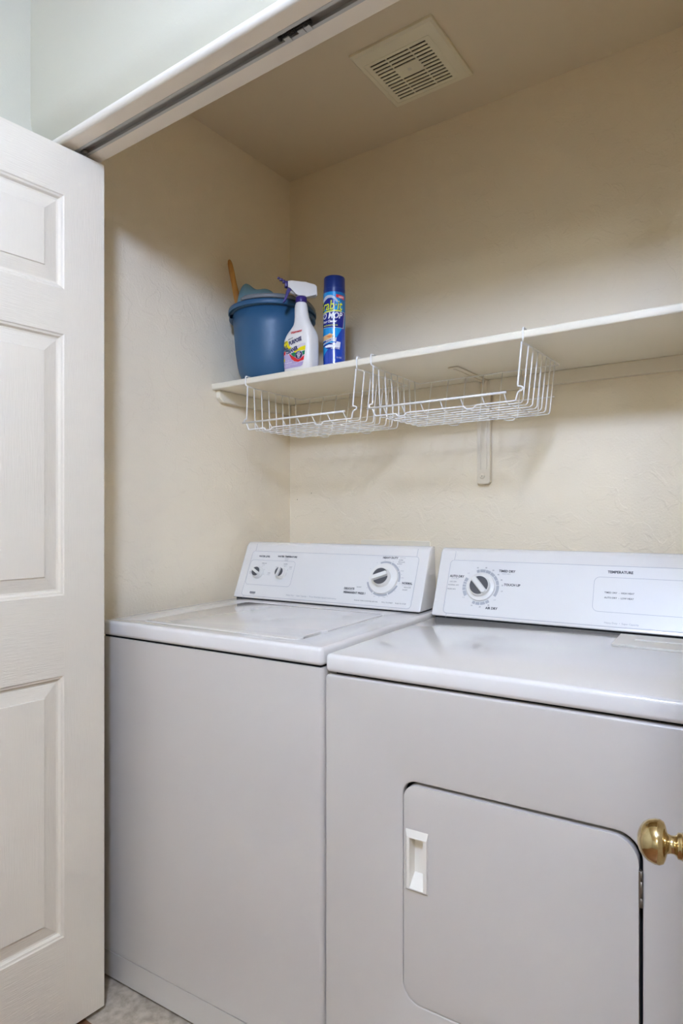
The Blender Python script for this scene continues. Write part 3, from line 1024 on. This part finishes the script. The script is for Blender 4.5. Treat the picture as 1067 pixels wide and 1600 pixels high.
# washer outlet plate on the wall just above the console
op = thing('washer_outlet_plate', 'pale outlet box plate on the wall behind the washing machine console', 'outlet plate', (0.46, 0, 1.02))
pb = new_bm()
plate(pb, [rrect(-0.134, -0.09, 0.134, 0.093, 0.006), rrect(-0.116, -0.072, 0.116, 0.075, 0.004)], 0.006, 0.0015, front_m(-0.006))
obj('plate_frame', pb, m_shelf, op)
pb = new_bm()
box(pb, (-0.116, -0.001, -0.072), (0.116, -0.0002, 0.075))
obj('box_back', pb, m_cleat, op)

# ------------------------------------------------------------------ shelf
ZS, SH_T, SD = 1.6285, 0.0195, 0.3975
shelf = thing('wall_shelf', 'long cream painted shelf above the washer and dryer', 'shelf', (0, 0, ZS))
sb = new_bm()
box(sb, (0.0005, -SD, -SH_T), (XR - 0.0005, -0.0005, 0), 0.004, 3, edges=lambda e: abs((e.verts[0].co - e.verts[1].co).normalized().x) > 0.9 and e.verts[0].co.y < -0.1)
obj('shelf_board', sb, m_shelf, shelf, sharp=40)
cl = new_bm()
# side cleat with a clipped lower front corner
pr = [(-0.001, -SH_T), (-SD + 0.018, -SH_T), (-SD + 0.018, -SH_T - 0.024), (-SD + 0.034, -SH_T - 0.038), (-0.001, -SH_T - 0.038)]
A = [cl.verts.new((0.0005, y, z)) for y, z in pr]
B = [cl.verts.new((0.0185, y, z)) for y, z in pr]
for i in range(5):
    j = (i + 1) % 5
    cl.faces.new((A[i], A[j], B[j], B[i]))
cl.faces.new(A[::-1])
cl.faces.new(B)
bmesh.ops.bevel(cl, geom=cl.edges[:], offset=0.0018, segments=2, affect='EDGES')
obj('cleat', cl, m_shelf, shelf)
cl = new_bm()
box(cl, (0.0195, -0.0185, -SH_T - 0.0385), (XR - 0.001, -0.0005, -SH_T), 0.002, 2)
obj('cleat', cl, m_cleat, shelf)
bk = new_bm()
bxm = Matrix(((1, 0, 0, 0.7832), (0, 0, -1, -0.0192), (0, 1, 0, -ZS), (0, 0, 0, 1)))
zt, zb = ZS - SH_T, 1.2925
plate(bk, [[(-0.0205, zt), (-0.0205, zb + .006), (-0.0145, zb), (0.0145, zb), (0.0205, zb + .006), (0.0205, zt)]], 0.0155, 0.002, bxm)
for sx_ in (-0.0125, 0.0075):
    box(bk, (0.7832 + sx_, -0.0225, zb + 0.045 - ZS), (0.7832 + sx_ + 0.005, -0.0185, zt - ZS), 0.0015)
# arm under the board
box(bk, (0.7832 - 0.0150, -0.235, -SH_T - 0.0045), (0.7832 + 0.0165, -0.019, -SH_T - 0.0004), 0.002)
box(bk, (0.7832 - 0.004, -0.225, -SH_T - 0.0075), (0.7832 + 0.004, -0.019, -SH_T - 0.003), 0.0012)
brk = obj('shelf_bracket', bk, m_cleat, shelf, sharp=40)
sw = new_bm()
lathe(sw, [(0, 0.0042), (0.0014, 0.0042), (0.0016, 0.0046), (0.0060, 0.0040), (0.0078, 0.0012), (0.0078, 0)], 24, Matrix.Translation((0.7800, -0.0192, 1.3160 - ZS)) @ Matrix.Rotation(R(90), 4, 'X'))
obj('bracket_screw', sw, m_cleat, brk)
sd = new_bm()
lathe(sd, [(0, 0.0050), (0.0011, 0.0050), (0.0012, 0.0045)], 10, Matrix.Translation((0.7800, -0.0192, 1.3160 - ZS)) @ Matrix.Rotation(R(90), 4, 'X'))
obj('screw_slot', sd, m_dark, brk)


# ------------------------------------------------------------------ wire baskets
def basket(x0, label):
    """Under-shelf basket hung from the board: x0 = left hook."""
    root = thing('wire_basket', label, 'basket', (x0, -0.40, ZS), 0, 'wire baskets hung under the shelf')
    Wd, dep = 0.4185, 0.275
    zt_, zb_ = -SH_T - 0.0095, 1.4645 - ZS
    ins_l, ins_r = 0.006, 0.014
    yf = -0.0035
    # hanger frame: arms over the board, hooks down the front, U-shaped rim below
    fr = new_bm()
    for x in (0, Wd):
        s = 1 if x == 0 else -1
        tube(fr, rounded([(x, 0.026, 0.0023), (x, yf, 0.0040), (x, yf, zt_ + 0.004), (x + s * 0.005, yf + 0.010, zt_), (x, 0.04, zt_)], 0.006), 0.0022, 8)
    tube(fr, rounded([(0, 0.03, zt_), (-0.003, dep, zt_), (Wd + 0.003, dep, zt_), (Wd, 0.03, zt_)], 0.010), 0.0020, 8)
    f = obj('hanger_frame', fr, m_wire, root)
    # U-shaped wires
    for k in range(8):
        y = 0.0005 + 0.0343 * k
        b = new_bm()
        if k == 0:
            zl = 1.4915 - ZS
            pts = [(0.0050, yf + 0.004, zt_ + 0.001), (0.0050, yf, zl + 0.007), (0.0035, yf, zl + 0.0055), (-0.0035, yf, zl + 0.0050), (-0.0062, yf, zl), (-0.0035, yf, zl - 0.0050),
                   (0.0020, yf, zl - 0.0055), (0.0060, yf, zl - 0.010), (0.0060 + ins_l, yf + .002, zb_)]
            left = rounded(pts, 0.0025, 3)
            fl = [(ins_l + 0.012, y, zb_)]
            for c in (0.092, 0.285):
                fl += [(c - 0.016, y, zb_), (c - 0.009, y - 0.001, zb_ - 0.008), (c + 0.009, y - 0.001, zb_ - 0.008), (c + 0.016, y, zb_)]
            ptsr = [(Wd - ins_r - 0.004, yf + .002, zb_), (Wd - ins_r + 0.001, yf, zl - 0.010), (Wd - 0.009, yf, zl - 0.0055), (Wd - 0.0035, yf, zl - 0.0050), (Wd + 0.0010, yf, zl),
                    (Wd - 0.0035, yf, zl + 0.0050), (Wd - 0.0120, yf, zl + 0.0055), (Wd - 0.0125, yf, zl + 0.010), (Wd - 0.0045, yf + 0.004, zt_ + 0.001)]
            tube(b, rounded([Vector(p) for p in pts] + [Vector(p) for p in fl] + [Vector(p) for p in ptsr], 0.0030, 3), 0.0021, 8)
        else:
            tube(b, rounded([(0, y, zt_ + 0.001), (ins_l, y, zb_), (Wd - ins_r, y, zb_), (Wd, y, zt_ + 0.001)], 0.009, 5), 0.00165, 8)
        obj('side_wire', b, m_wire, root)
    # cross wires from the lip down and under to the back
    for k in range(7):
        x = Wd / 2 - 0.0035 + (k - 3) * 0.0555
        b = new_bm()
        tube(b, rounded([(x, -0.0035, 1.4855 - ZS), (x, 0.018, zb_ - 0.0028), (x, 0.243, zb_ - 0.0028), (x, dep, zt_)], 0.012, 5), 0.0015, 8)
        obj('cross_wire', b, m_wire, root)
    b = new_bm()
    tube(b, [(-0.0115, -0.0045, 1.4862 - ZS), (Wd - 0.040, -0.0045, 1.4862 - ZS)], 0.0029, 12)
    obj('lip_rod', b, m_wire, root)
    b = new_bm()
    tube(b, [(0.004, 0.256, 1.512 - ZS), (Wd - 0.006, 0.256, 1.512 - ZS)], 0.0013, 8)
    obj('back_wire', b, m_wire, root)
    for x in (0.135, 0.300):
        b = new_bm()
        tube(b, rounded([(x - 0.014, 0.222, zb_ - 0.006), (x - 0.008, 0.235, zb_ - 0.008), (x + 0.010, 0.235, zb_ - 0.008), (x + 0.012, 0.235, zb_ - 0.0015)], 0.003, 3), 0.0014, 8)
        obj('stack_hook', b, m_wire, root)
    return root


basket(0.1575, 'white wire basket under the left end of the shelf, below the blue bucket')
basket(0.6225, 'white wire basket under the middle of the shelf, in front of the bracket')

# ------------------------------------------------------------------ bucket
BC = (0.1535, -0.2720)
bucket = thing('bucket', 'blue plastic bucket at the left end of the shelf', 'bucket', (BC[0], BC[1], ZS), 0)
RM, BH = 0.1340, 0.2380
pr = [(0, 0.0015), (0.078, 0.0015), (0.080, 0), (0.0865, 0.0010), (0.0940, 0.0060), (0.1015, 0.0160), (0.1085, 0.0320), (0.1140, 0.054), (0.1202, 0.095), (0.1262, 0.165), (0.1305, BH - 0.016)]
inn = [(0.1285, BH - 0.016), (0.1240, 0.165), (0.1183, 0.095), (0.1115, 0.054), (0.1060, 0.033), (0.097, 0.016), (0.088, 0.008), (0, 0.006)]
obj('bucket_body', lathe(new_bm(), pr + inn, 72), m_bucket, bucket)
rim = new_bm()
lathe(rim, [(0.1300, BH - 0.018), (0.1318, BH - 0.014), (0.1405, BH - 0.0145), (0.1425, BH - 0.0165), (0.1440, BH - 0.0150), (0.1438, BH - 0.004), (0.1420, BH - 0.0005), (0.1300, BH), (0.1275, BH - 0.002), (0.1285, BH - 0.018), (0.1300, BH - 0.018)], 72)
obj('bucket_rim', rim, m_bucket, bucket)
# stacking collars under the rim at both handle ears
for ac in (R(28), R(208)):
    eb = new_bm()
    a0, a1 = ac - R(27), ac + R(27)
    lathe(eb, [(0.127, BH - 0.0330), (0.1395, BH - 0.0345), (0.1415, BH - 0.0325), (0.1410, BH - 0.0230), (0.1290, BH - 0.0200)], 20, None, 0, a0, a1)
    box_m = Matrix.Rotation(ac, 4, 'Z')
    for da in (-0.44, 0.44):
        t = new_bm()
    obj('handle_ear', eb, m_bucket, bucket)
# grey bail resting on the rim
bl = new_bm()
n = 40
rings = []
for i in range(n + 1):
    a = R(-92 + (26 + 92) * i / n)
    k = i / n
    up = 0.0004 + 0.0012 * math.sin(math.pi * k)
    hgt = 0.0125 if k > 0.03 else 0.009
    r0, r1 = 0.1365, 0.1445
    c, s = math.cos(a), math.sin(a)
    drop = -0.014 * max(0, (k - 0.72) / 0.28) ** 1.2
    rings.append([bl.verts.new((r1 * c, r1 * s, BH + up + drop)), bl.verts.new((r1 * c, r1 * s, BH + up + hgt + drop)), bl.verts.new((r0 * c, r0 * s, BH + up + hgt + 0.001 + drop)), bl.verts.new((r0 * c, r0 * s, BH + up + drop))])
for i in range(n):
    for k in range(4):
        f = bl.faces.new((rings[i][k], rings[i][(k + 1) % 4], rings[i + 1][(k + 1) % 4], rings[i + 1][k]))
        f.smooth = k in (0, 2)
bl.faces.new(rings[0][::-1])
bl.faces.new(rings[-1])
obj('bucket_handle', bl, m_bail, bucket, label='grey plastic carrying handle')

# brush standing in the bucket
brush = thing('scrub_brush', 'wooden brush handle standing up out of the blue bucket', 'brush', (0.150, -0.275, ZS + 0.012))
hd = new_bm()
top = Vector((0.0205, -0.3390, 2.0500))
low = Vector((0.0530, -0.3290, 1.8950))
org = Vector((0.150, -0.275, ZS + 0.012))
dirv = (top - low).normalized()
side = Vector((0.816, 0.578, 0)).normalized()
side = (side - dirv * side.dot(dirv)).normalized()
dep = dirv.cross(side)
base = top - dirv * 0.335
base = Vector((0.145, -0.280, ZS + 0.062))
stations = [(0.0, 0.0030), (0.004, 0.0055), (0.014, 0.0080), (0.045, 0.0092), (0.085, 0.0088), (0.110, 0.0098), (0.150, 0.0105), (0.200, 0.0105)]
prev = None
path = []
L1 = (top - low).length
for d, w in stations:
    if d <= L1:
        p = top - dirv * d
    else:
        p = low + (base - low).normalized() * (d - L1)
    path.append((p, w))
path.append((base + Vector((0, 0, 0.06)), 0.0105))
path.append((base, 0.013))
for p, w in path:
    ring = []
    for k in range(16):
        a = 2 * math.pi * k / 16
        ring.append(hd.verts.new(p - org + side * (w * math.cos(a)) + dep * (w * 0.55 * math.sin(a))))
    if prev:
        for k in range(16):
            f = hd.faces.new((prev[k], prev[(k + 1) % 16], ring[(k + 1) % 16], ring[k]))
            f.smooth = True
    else:
        hd.faces.new(ring[::-1])
    prev = ring
hd.faces.new(prev)
obj('brush_handle', hd, m_wood, brush)
bh = new_bm()
box(bh, (-0.040, -0.022, 0.012), (0.035, 0.014, 0.060), 0.008, 3)
obj('brush_block', bh, m_wood, brush)
bs = new_bm()
for i in range(7):
    for j in range(4):
        tube(bs, [(-0.036 + i * 0.0112, -0.018 + j * 0.009, 0.016), (-0.036 + i * 0.0112, -0.018 + j * 0.009, -0.003)], 0.0035, 6)
obj('bristles', bs, m_white, brush)

# cloth bundled in the bucket
clo = new_bm()
prev = None
NU, NV = 40, 40
for i in range(NU + 1):
    u = -0.088 + 0.168 * i / NU
    e = max(0.02, 1 - abs((u + 0.004) / 0.085) ** 5) ** 0.5
    top = 0.120 - 0.055 * max(0, min(1, (u + 0.060) / 0.145)) ** 1.2 + 0.004 * math.sin(70 * u)
    ring = []
    for k in range(NV):
        t = 2 * math.pi * k / NV
        c, sn = math.cos(t), math.sin(t)
        wr = 1 + 0.07 * math.sin(5 * t + 60 * u) + 0.05 * math.sin(9 * t - 95 * u)
        v = 0.040 * e * c * wr * (0.75 if sn > 0 else 1)
        z = (top * e if sn > 0 else 0.035 * e) * sn * (1 + 0.035 * math.sin(4 * t + 80 * u))
        ring.append(clo.verts.new((u * 0.816 - v * 0.578, u * 0.578 + v * 0.816, z)))
    if prev:
        for k in range(NV):
            clo.faces.new((prev[k], prev[(k + 1) % NV], ring[(k + 1) % NV], ring[k]))
    else:
        clo.faces.new(ring[::-1])
    prev = ring
clo.faces.new(prev)
for f in clo.faces:
    f.smooth = True
cl_o = obj('cleaning_cloth', clo, m_cloth)
cl_o.location = (0.1290, -0.2920, ZS + 0.212)
cl_o['label'] = 'crumpled blue cloth poking out of the bucket beside the brush handle'
cl_o['category'] = 'cloth'

# ------------------------------------------------------------------ spray bottle
SB = (0.3425, -0.3560)
spray = thing('spray_bottle', 'white trigger spray bottle with a purple cap beside the blue bucket', 'spray bottle', (SB[0], SB[1], ZS))
HWD, HDP, NE = 0.0525, 0.0300, 4.5
# z, half width left, half width right, half depth, exponent
secs = [(0.0, .049, .049, .027, 3.4), (0.004, .0520, .0520, .0295, 3.8), (0.03, .0525, .0525, .0300, NE), (0.085, .0525, .0525, .0300, NE), (0.098, .0505, .0518, .0296, NE), (0.110, .0455, .0500, .0285, 4.0),
        (0.120, .0385, .0470, .0270, 3.5), (0.128, .0310, .0430, .0252, 3.0), (0.136, .0240, .0385, .0236, 2.7), (0.142, .0205, .0350, .0225, 2.5), (0.150, .0190, .0310, .0212, 2.3), (0.165, .0188, .0255, .0195, 2.2),
        (0.180, .0200, .0222, .0190, 2.1), (0.195, .0208, .0200, .0182, 2.0), (0.203, .0195, .0185, .0172, 2.0), (0.210, .0150, .0150, .0150, 2.0), (0.216, .0140, .0140, .0140, 2.0)]


def sec_pt(sec, a):
    z, l, r, d, e = sec
    c, s = math.cos(a), math.sin(a)
    den = (abs(c) ** e + abs(s) ** e) ** (1 / e)
    c, s = c / den, s / den
    xo = (r - l) / 2
    return Vector((xo * 0 + c * (r if c > 0 else l), s * d, z))


bb = new_bm()
N = 72
prev = None
for sct in secs:
    ring = [bb.verts.new(sec_pt(sct, 2 * math.pi * k / N)) for k in range(N)]
    if prev:
        for k in range(N):
            f = bb.faces.new((prev[k], prev[(k + 1) % N], ring[(k + 1) % N], ring[k]))
            f.smooth = True
    else:
        bb.faces.new(ring[::-1])
    prev = ring
bb.faces.new(prev)
obj('bottle_body', bb, m_bottle, spray)


def bottle_warp(lift):
    def w(p):
        x, z = p.x, p.y
        i = 0
        while i < len(secs) - 2 and secs[i + 1][0] < z:
            i += 1
        a, b = secs[i], secs[i + 1]
        t = (z - a[0]) / (b[0] - a[0])
        l, r, d, e = [a[q] + (b[q] - a[q]) * t for q in (1, 2, 3, 4)]
        h = r if x > 0 else l
        q = min(0.999, abs(x) / h)
        return Vector((x, -(d * (1 - q ** e) ** (1 / e) + lift), z))
    return w


lab = new_bm()
MI = dict(pale=0, yellow=1, green=2, red=3, lav=4, navy=5, slate=6, teal=7, white=8)
lm = [m_pale, m_yellow, m_green, m_red, m_lav, m_navy, m_slate, m_teal, m_white]
w0, w1, w2, w3 = bottle_warp(0.0003), bottle_warp(0.0006), bottle_warp(0.0009), bottle_warp(0.0012)


def bz(x, y):
    """label sketch units to bottle x and height"""
    return (-0.0525 + (x - 135) / 585 * 0.105, (1065 - y - 0.12 * (x - 135)) * 0.000144)


P = lambda *pts: [bz(*q) for q in pts]
patch(lab, P((160, 945), (175, 985), (200, 992), (540, 948), (580, 925), (600, 880), (640, 600), (645, 470), (560, 470), (300, 640), (160, 680)), w0, MI['pale'])
patch(lab, P((160, 945), (175, 985), (200, 992), (540, 948), (580, 925), (602, 850), (500, 862), (400, 840), (300, 700), (220, 690), (158, 720)), w1, MI['lav'])
patch(lab, P((160, 425), (268, 400), (300, 500), (360, 560), (300, 600), (240, 560), (155, 560)), w1, MI['yellow'])
patch(lab, P((400, 640), (470, 590), (560, 545), (645, 520), (640, 615), (560, 620), (480, 650), (430, 665)), w1, MI['yellow'])
patch(lab, P((158, 560), (230, 530), (300, 570), (330, 640), (250, 640), (155, 615)), w1, MI['teal'])
patch(lab, P((340, 680), (400, 650), (440, 660), (560, 650), (636, 620), (630, 700), (560, 740), (470, 760), (400, 740)), w2, MI['green'])
patch(lab, P((158, 645), (220, 612), (222, 690), (158, 712)), w2, MI['red'])
patch(lab, P((300, 680), (330, 690), (400, 740), (480, 780), (560, 770), (625, 720), (612, 815), (500, 855), (420, 838), (360, 790)), w2, MI['red'])
cx_, cz_ = bz(514, 712)
patch(lab, [(cx_ + 0.0142 * math.cos(2 * math.pi * k / 32), cz_ + 0.0125 * math.sin(2 * math.pi * k / 32)) for k in range(32)], w2, MI['lav'])
patch(lab, [(cx_ + 0.0128 * math.cos(2 * math.pi * k / 32), cz_ + 0.0113 * math.sin(2 * math.pi * k / 32)) for k in range(32)], w3, MI['navy'])
dx_, dz_ = bz(188, 808)
patch(lab, [(dx_ + 0.0050, dz_), (dx_, dz_ + 0.0064), (dx_ - 0.0050, dz_), (dx_, dz_ - 0.0064)], w3, MI['yellow'])
BT = lambda s, size, x, y, mi, b=0.0, sx=1.0, rot=0.0, sh=0.0, lift=0.0014: text(lab, s, size, *bz(x, y), None, 'CENTER', MI[mi], b, sx, sh, rot, warp=bottle_warp(lift))
BT('Walgreens', 0.0105, 448, 226, 'red', 0.0003, 0.92, 0.06, 0.25)
BT('STREAK FREE', 0.0042, 335, 370, 'navy', 0.0001, 0.8, 0.22, 0.2)
BT('STRENGTH', 0.0042, 215, 445, 'navy', 0.0001, 0.8, 0.22, 0.2)
BT('PURPOSE', 0.0165, 436, 425, 'slate', 0.0009, 0.72, 0.20, 0.0)
BT('PURPOSE', 0.0165, 440, 420, 'navy', 0.0000, 0.72, 0.20, 0.0, 0.0017)
BT('ALL', 0.0165, 222, 552, 'slate', 0.0009, 0.72, 0.20)
BT('ALL', 0.0165, 226, 547, 'navy', 0.0000, 0.72, 0.20, 0.0, 0.0017)
BT('CLEANER', 0.0165, 362, 610, 'slate', 0.0009, 0.66, 0.20)
BT('CLEANER', 0.0165, 366, 605, 'navy', 0.0000, 0.66, 0.20, 0.0, 0.0017)
for i, s in enumerate(('CUTS', 'GREASE &', 'GRIME', 'FAST')):
    BT(s, 0.0046, 514, 664 + i * 33, 'white', 0.0002, 0.85, lift=0.0016)
BT('CAUTION', 0.0034, 270, 828, 'white')
BT('EYE IRRITANT', 0.0050, 285, 872, 'white', 0.0001)
BT('KEEP OUT OF REACH OF CHILDREN', 0.0036, 335, 908, 'white', 0.0, 0.95)
BT('32 FL OZ (946 mL)', 0.0034, 255, 945, 'white')
BT('!', 0.0060, 188, 808, 'navy', 0.0002)
obj('bottle_label', lab, lm, spray, label='colourful printed front label', recalc=False)
obj('collar', lathe(new_bm(), [(0, 0.2085), (0.0172, 0.2085), (0.0176, 0.2100), (0.0170, 0.2240), (0.0150, 0.2265), (0, 0.2265)], 32), m_purple, spray, label='purple screw collar')
# trigger head, nozzle towards its local -x
HA = Matrix.Rotation(R(47), 4, 'Z')
hdm = new_bm()
hp = [(-0.041, 0.2520), (-0.041, 0.2705), (-0.030, 0.2730), (0.012, 0.2705), (0.040, 0.2660), (0.046, 0.2600), (0.0475, 0.2335), (0.0440, 0.2310), (0.012, 0.2280), (0.010, 0.2260), (-0.010, 0.2260), (-0.014, 0.2330), (-0.030, 0.2480)]
A = [hdm.verts.new((x, -0.0120 if z < 0.262 else -0.0105, z)) for x, z in hp]
B = [hdm.verts.new((x, 0.0120 if z < 0.262 else 0.0105, z)) for x, z in hp]
for i in range(len(hp)):
    j = (i + 1) % len(hp)
    hdm.faces.new((A[i], A[j], B[j], B[i]))
fa, fb_ = hdm.faces.new(A[::-1]), hdm.faces.new(B)
bmesh.ops.bevel(hdm, geom=list(fa.edges) + list(fb_.edges), offset=0.003, segments=3, affect='EDGES', clamp_overlap=True)
for v in hdm.verts:
    v.co = HA @ v.co
obj('spray_head', hdm, m_bottle, spray, sharp=45)
ng = new_bm()
box(ng, (-0.0500, -0.0088, 0.2525), (-0.0405, 0.0088, 0.2705), 0.002)
for dz in (0.0,):
    box(ng, (-0.0570, -0.0050, 0.2650), (-0.0490, 0.0050, 0.2745), 0.0015)
    box(ng, (-0.0660, -0.0040, 0.2715), (-0.0560, 0.0040, 0.2785), 0.0012)
    box(ng, (-0.0720, -0.0035, 0.2765), (-0.0650, 0.0035, 0.2820), 0.0012)
for v in ng.verts:
    v.co = HA @ v.co
obj('nozzle', ng, m_purple, spray, label='purple flip nozzle', sharp=40)
tg = new_bm()
tpts = [(-0.033, 0.2510), (-0.041, 0.2520), (-0.046, 0.2400), (-0.0485, 0.2260), (-0.0520, 0.2150), (-0.0560, 0.2080), (-0.0535, 0.2065), (-0.0475, 0.2120), (-0.0425, 0.2240), (-0.0380, 0.2380), (-0.0300, 0.2450)]
A = [tg.verts.new((x, -0.0075, z)) for x, z in tpts]
B = [tg.verts.new((x, 0.0075, z)) for x, z in tpts]
for i in range(len(tpts)):
    j = (i + 1) % len(tpts)
    tg.faces.new((A[i], A[j], B[j], B[i]))
fa, fb_ = tg.faces.new(A[::-1]), tg.faces.new(B)
bmesh.ops.bevel(tg, geom=list(fa.edges) + list(fb_.edges), offset=0.0015, segments=2, affect='EDGES', clamp_overlap=True)
for v in tg.verts:
    v.co = HA @ v.co
obj('trigger', tg, m_purple, spray, label='purple squeeze trigger', sharp=40)
ps = new_bm()
tube(ps, [HA @ Vector((-0.036, 0, 0.2425)), HA @ Vector((-0.012, 0, 0.2345))], 0.0052, 14)
obj('pump_tube', ps, m_straw, spray)

# ------------------------------------------------------------------ aerosol can
CC = (0.4255, -0.3000)
CR, CH = 0.0333, 0.2330
can = thing('aerosol_can', 'blue aerosol can with a dark blue cap right of the spray bottle', 'aerosol can', (CC[0], CC[1], ZS))
obj('can_body', lathe(new_bm(), [(0, 0.002), (0.0300, 0.0015), (0.0322, 0), (0.0334, 0.0020), (0.0334, 0.0040), (CR, 0.0055), (CR, CH - 0.002), (0.0328, CH), (0.0300, CH + 0.003), (0, CH + 0.003)], 64), m_canblue, can)
obj('can_cap', lathe(new_bm(), [(0, CH), (0.0328, CH), (0.0330, CH + 0.012), (0.0322, CH + 0.0125), (0.0318, CH + 0.046), (0.0306, CH + 0.0490), (0.028, CH + 0.0500), (0, CH + 0.0500)], 64), m_cap, can, sharp=40)
PH0 = R(-54)


def can_warp(lift):
    def w(p):
        a = PH0 + p.x / CR
        return Vector(((CR + lift) * math.cos(a), (CR + lift) * math.sin(a), p.y))
    return w


def cz(x, y):
    """label sketch units to arc length and height"""
    s = max(-0.970, min(0.985, (x - 292) / 192))
    return (CR * math.asin(s), (1666 - y - 0.075 * (x - 292)) * 0.000174)


CI = dict(cyan=0, teal=1, navy=2, lime=3, white=4, silver=5, red=6, tan=7, orange=8, blue=9)
cmats = [m_cancyan, m_canteal, m_cannavy, m_lime, m_white, m_silver, m_red, m_tan, m_orange, m_canblue]
cl_ = new_bm()
c0, c1, c2, c3 = can_warp(0.00025), can_warp(0.0005), can_warp(0.00075), can_warp(0.0010)
half = CR * 1.9
patch(cl_, [(-half, 0.1260), (half * .98, 0.1260), (half * .98, 0.2315), (-half, 0.2315)], c0, CI['teal'], 0.003)
patch(cl_, [(-half, 0.0300), cz(110, 1440), cz(200, 1300), cz(330, 1110), cz(420, 940), cz(430, 560), cz(300, 330), (-half, 0.2315)], c1, CI['cyan'], 0.003)
# silver swoosh and dark blue oval behind the name
sw_ = [cz(100, 470), cz(130, 420), cz(180, 395), cz(240, 395), cz(300, 420), cz(350, 480), cz(340, 520), cz(290, 460), cz(240, 440), cz(180, 445), cz(140, 480), cz(105, 520)]
patch(cl_, sw_, c2, CI['silver'], 0.003)
patch(cl_, [cz(104, 560), cz(140, 480), cz(190, 448), cz(240, 445), cz(290, 470), cz(310, 520), cz(300, 600), cz(104, 640)], c2, CI['navy'], 0.003)
patch(cl_, [cz(100, 705), cz(290, 668), cz(462, 655), cz(440, 940), cz(290, 950), cz(100, 948)], c2, CI['silver'], 0.003)
patch(cl_, [cz(100, 712), cz(290, 676), cz(455, 662), cz(434, 934), cz(290, 944), cz(100, 942)], c3, CI['navy'], 0.003)
patch(cl_, [cz(100, 640 + 40), cz(290, 645), cz(410, 640), cz(410, 660), cz(290, 668), cz(100, 698)], c3, CI['lime'], 0.003)
patch(cl_, [cz(318, 378), cz(452, 385), cz(452, 448), cz(320, 428)], c3, CI['red'], 0.003)
# pictured duster and table top
patch(cl_, [cz(102, 1085), cz(170, 1070), cz(215, 1048), cz(262, 1062), cz(262, 1120), cz(200, 1145), cz(102, 1175)], c2, CI['tan'], 0.003)
patch(cl_, [cz(150, 1105), cz(215, 1080), cz(255, 1092), cz(215, 1125)], c3, CI['orange'], 0.003)
patch(cl_, [cz(102, 1200), cz(250, 1120), cz(330, 1116), cz(318, 1190), cz(250, 1180), cz(102, 1240)], c2, CI['silver'], 0.003)
patch(cl_, [cz(102, 1190), cz(235, 1150), cz(238, 1180), cz(104, 1210)], c3, CI['navy'], 0.003)
patch(cl_, [cz(112, 1255), cz(230, 1212), cz(320, 1210), cz(330, 1180), cz(396, 1184), cz(380, 1310), cz(180, 1300)], c2, CI['white'], 0.003)
patch(cl_, [cz(112, 1250), cz(200, 1215), cz(312, 1218), cz(305, 1240), cz(200, 1240), cz(115, 1275)], c3, CI['navy'], 0.003)
patch(cl_, [cz(150, 1290), cz(380, 1282), cz(376, 1306), cz(160, 1312)], c3, CI['navy'], 0.003)
CT = lambda s, size, x, y, mi, b=0.0, sx=1.0, al='RIGHT', sh=0.0, lift=0.0013: text(cl_, s, size, *cz(x, y), None, al, CI[mi], b, sx, sh, 0.0, warp=can_warp(lift))
CT('Grab\u00b7it', 0.0400, 416, 566, 'navy', 0.0012, 0.72, 'RIGHT', 0.15)
CT('Grab\u00b7it', 0.0400, 414, 562, 'lime', 0.0004, 0.72, 'RIGHT', 0.15, 0.0017)
CT('GO MOP', 0.0250, 412, 735, 'white', 0.0006, 0.80, 'RIGHT', 0.25)
CT('Floor Cleaner', 0.0100, 330, 835, 'white', 0.0003, 0.85, 'RIGHT', 0.2)
CT('Multi-Surface Formula', 0.0062, 345, 900, 'lime', 0.0001, 0.85, 'RIGHT', 0.1)
CT('NEW!', 0.0080, 442, 414, 'white', 0.0002, 0.85)
CT('WOOD', 0.0050, 238, 1172, 'white', 0.0001)
CT('TILE', 0.0050, 305, 1230, 'white', 0.0001)
CT('LINOLEUM', 0.0050, 370, 1296, 'white', 0.0001)
CT('12 OZ', 0.0060, 408, 1450, 'white', 0.0001)
obj('can_label', cl_, cmats, can, label='blue and cyan wraparound label with lime lettering', recalc=False)
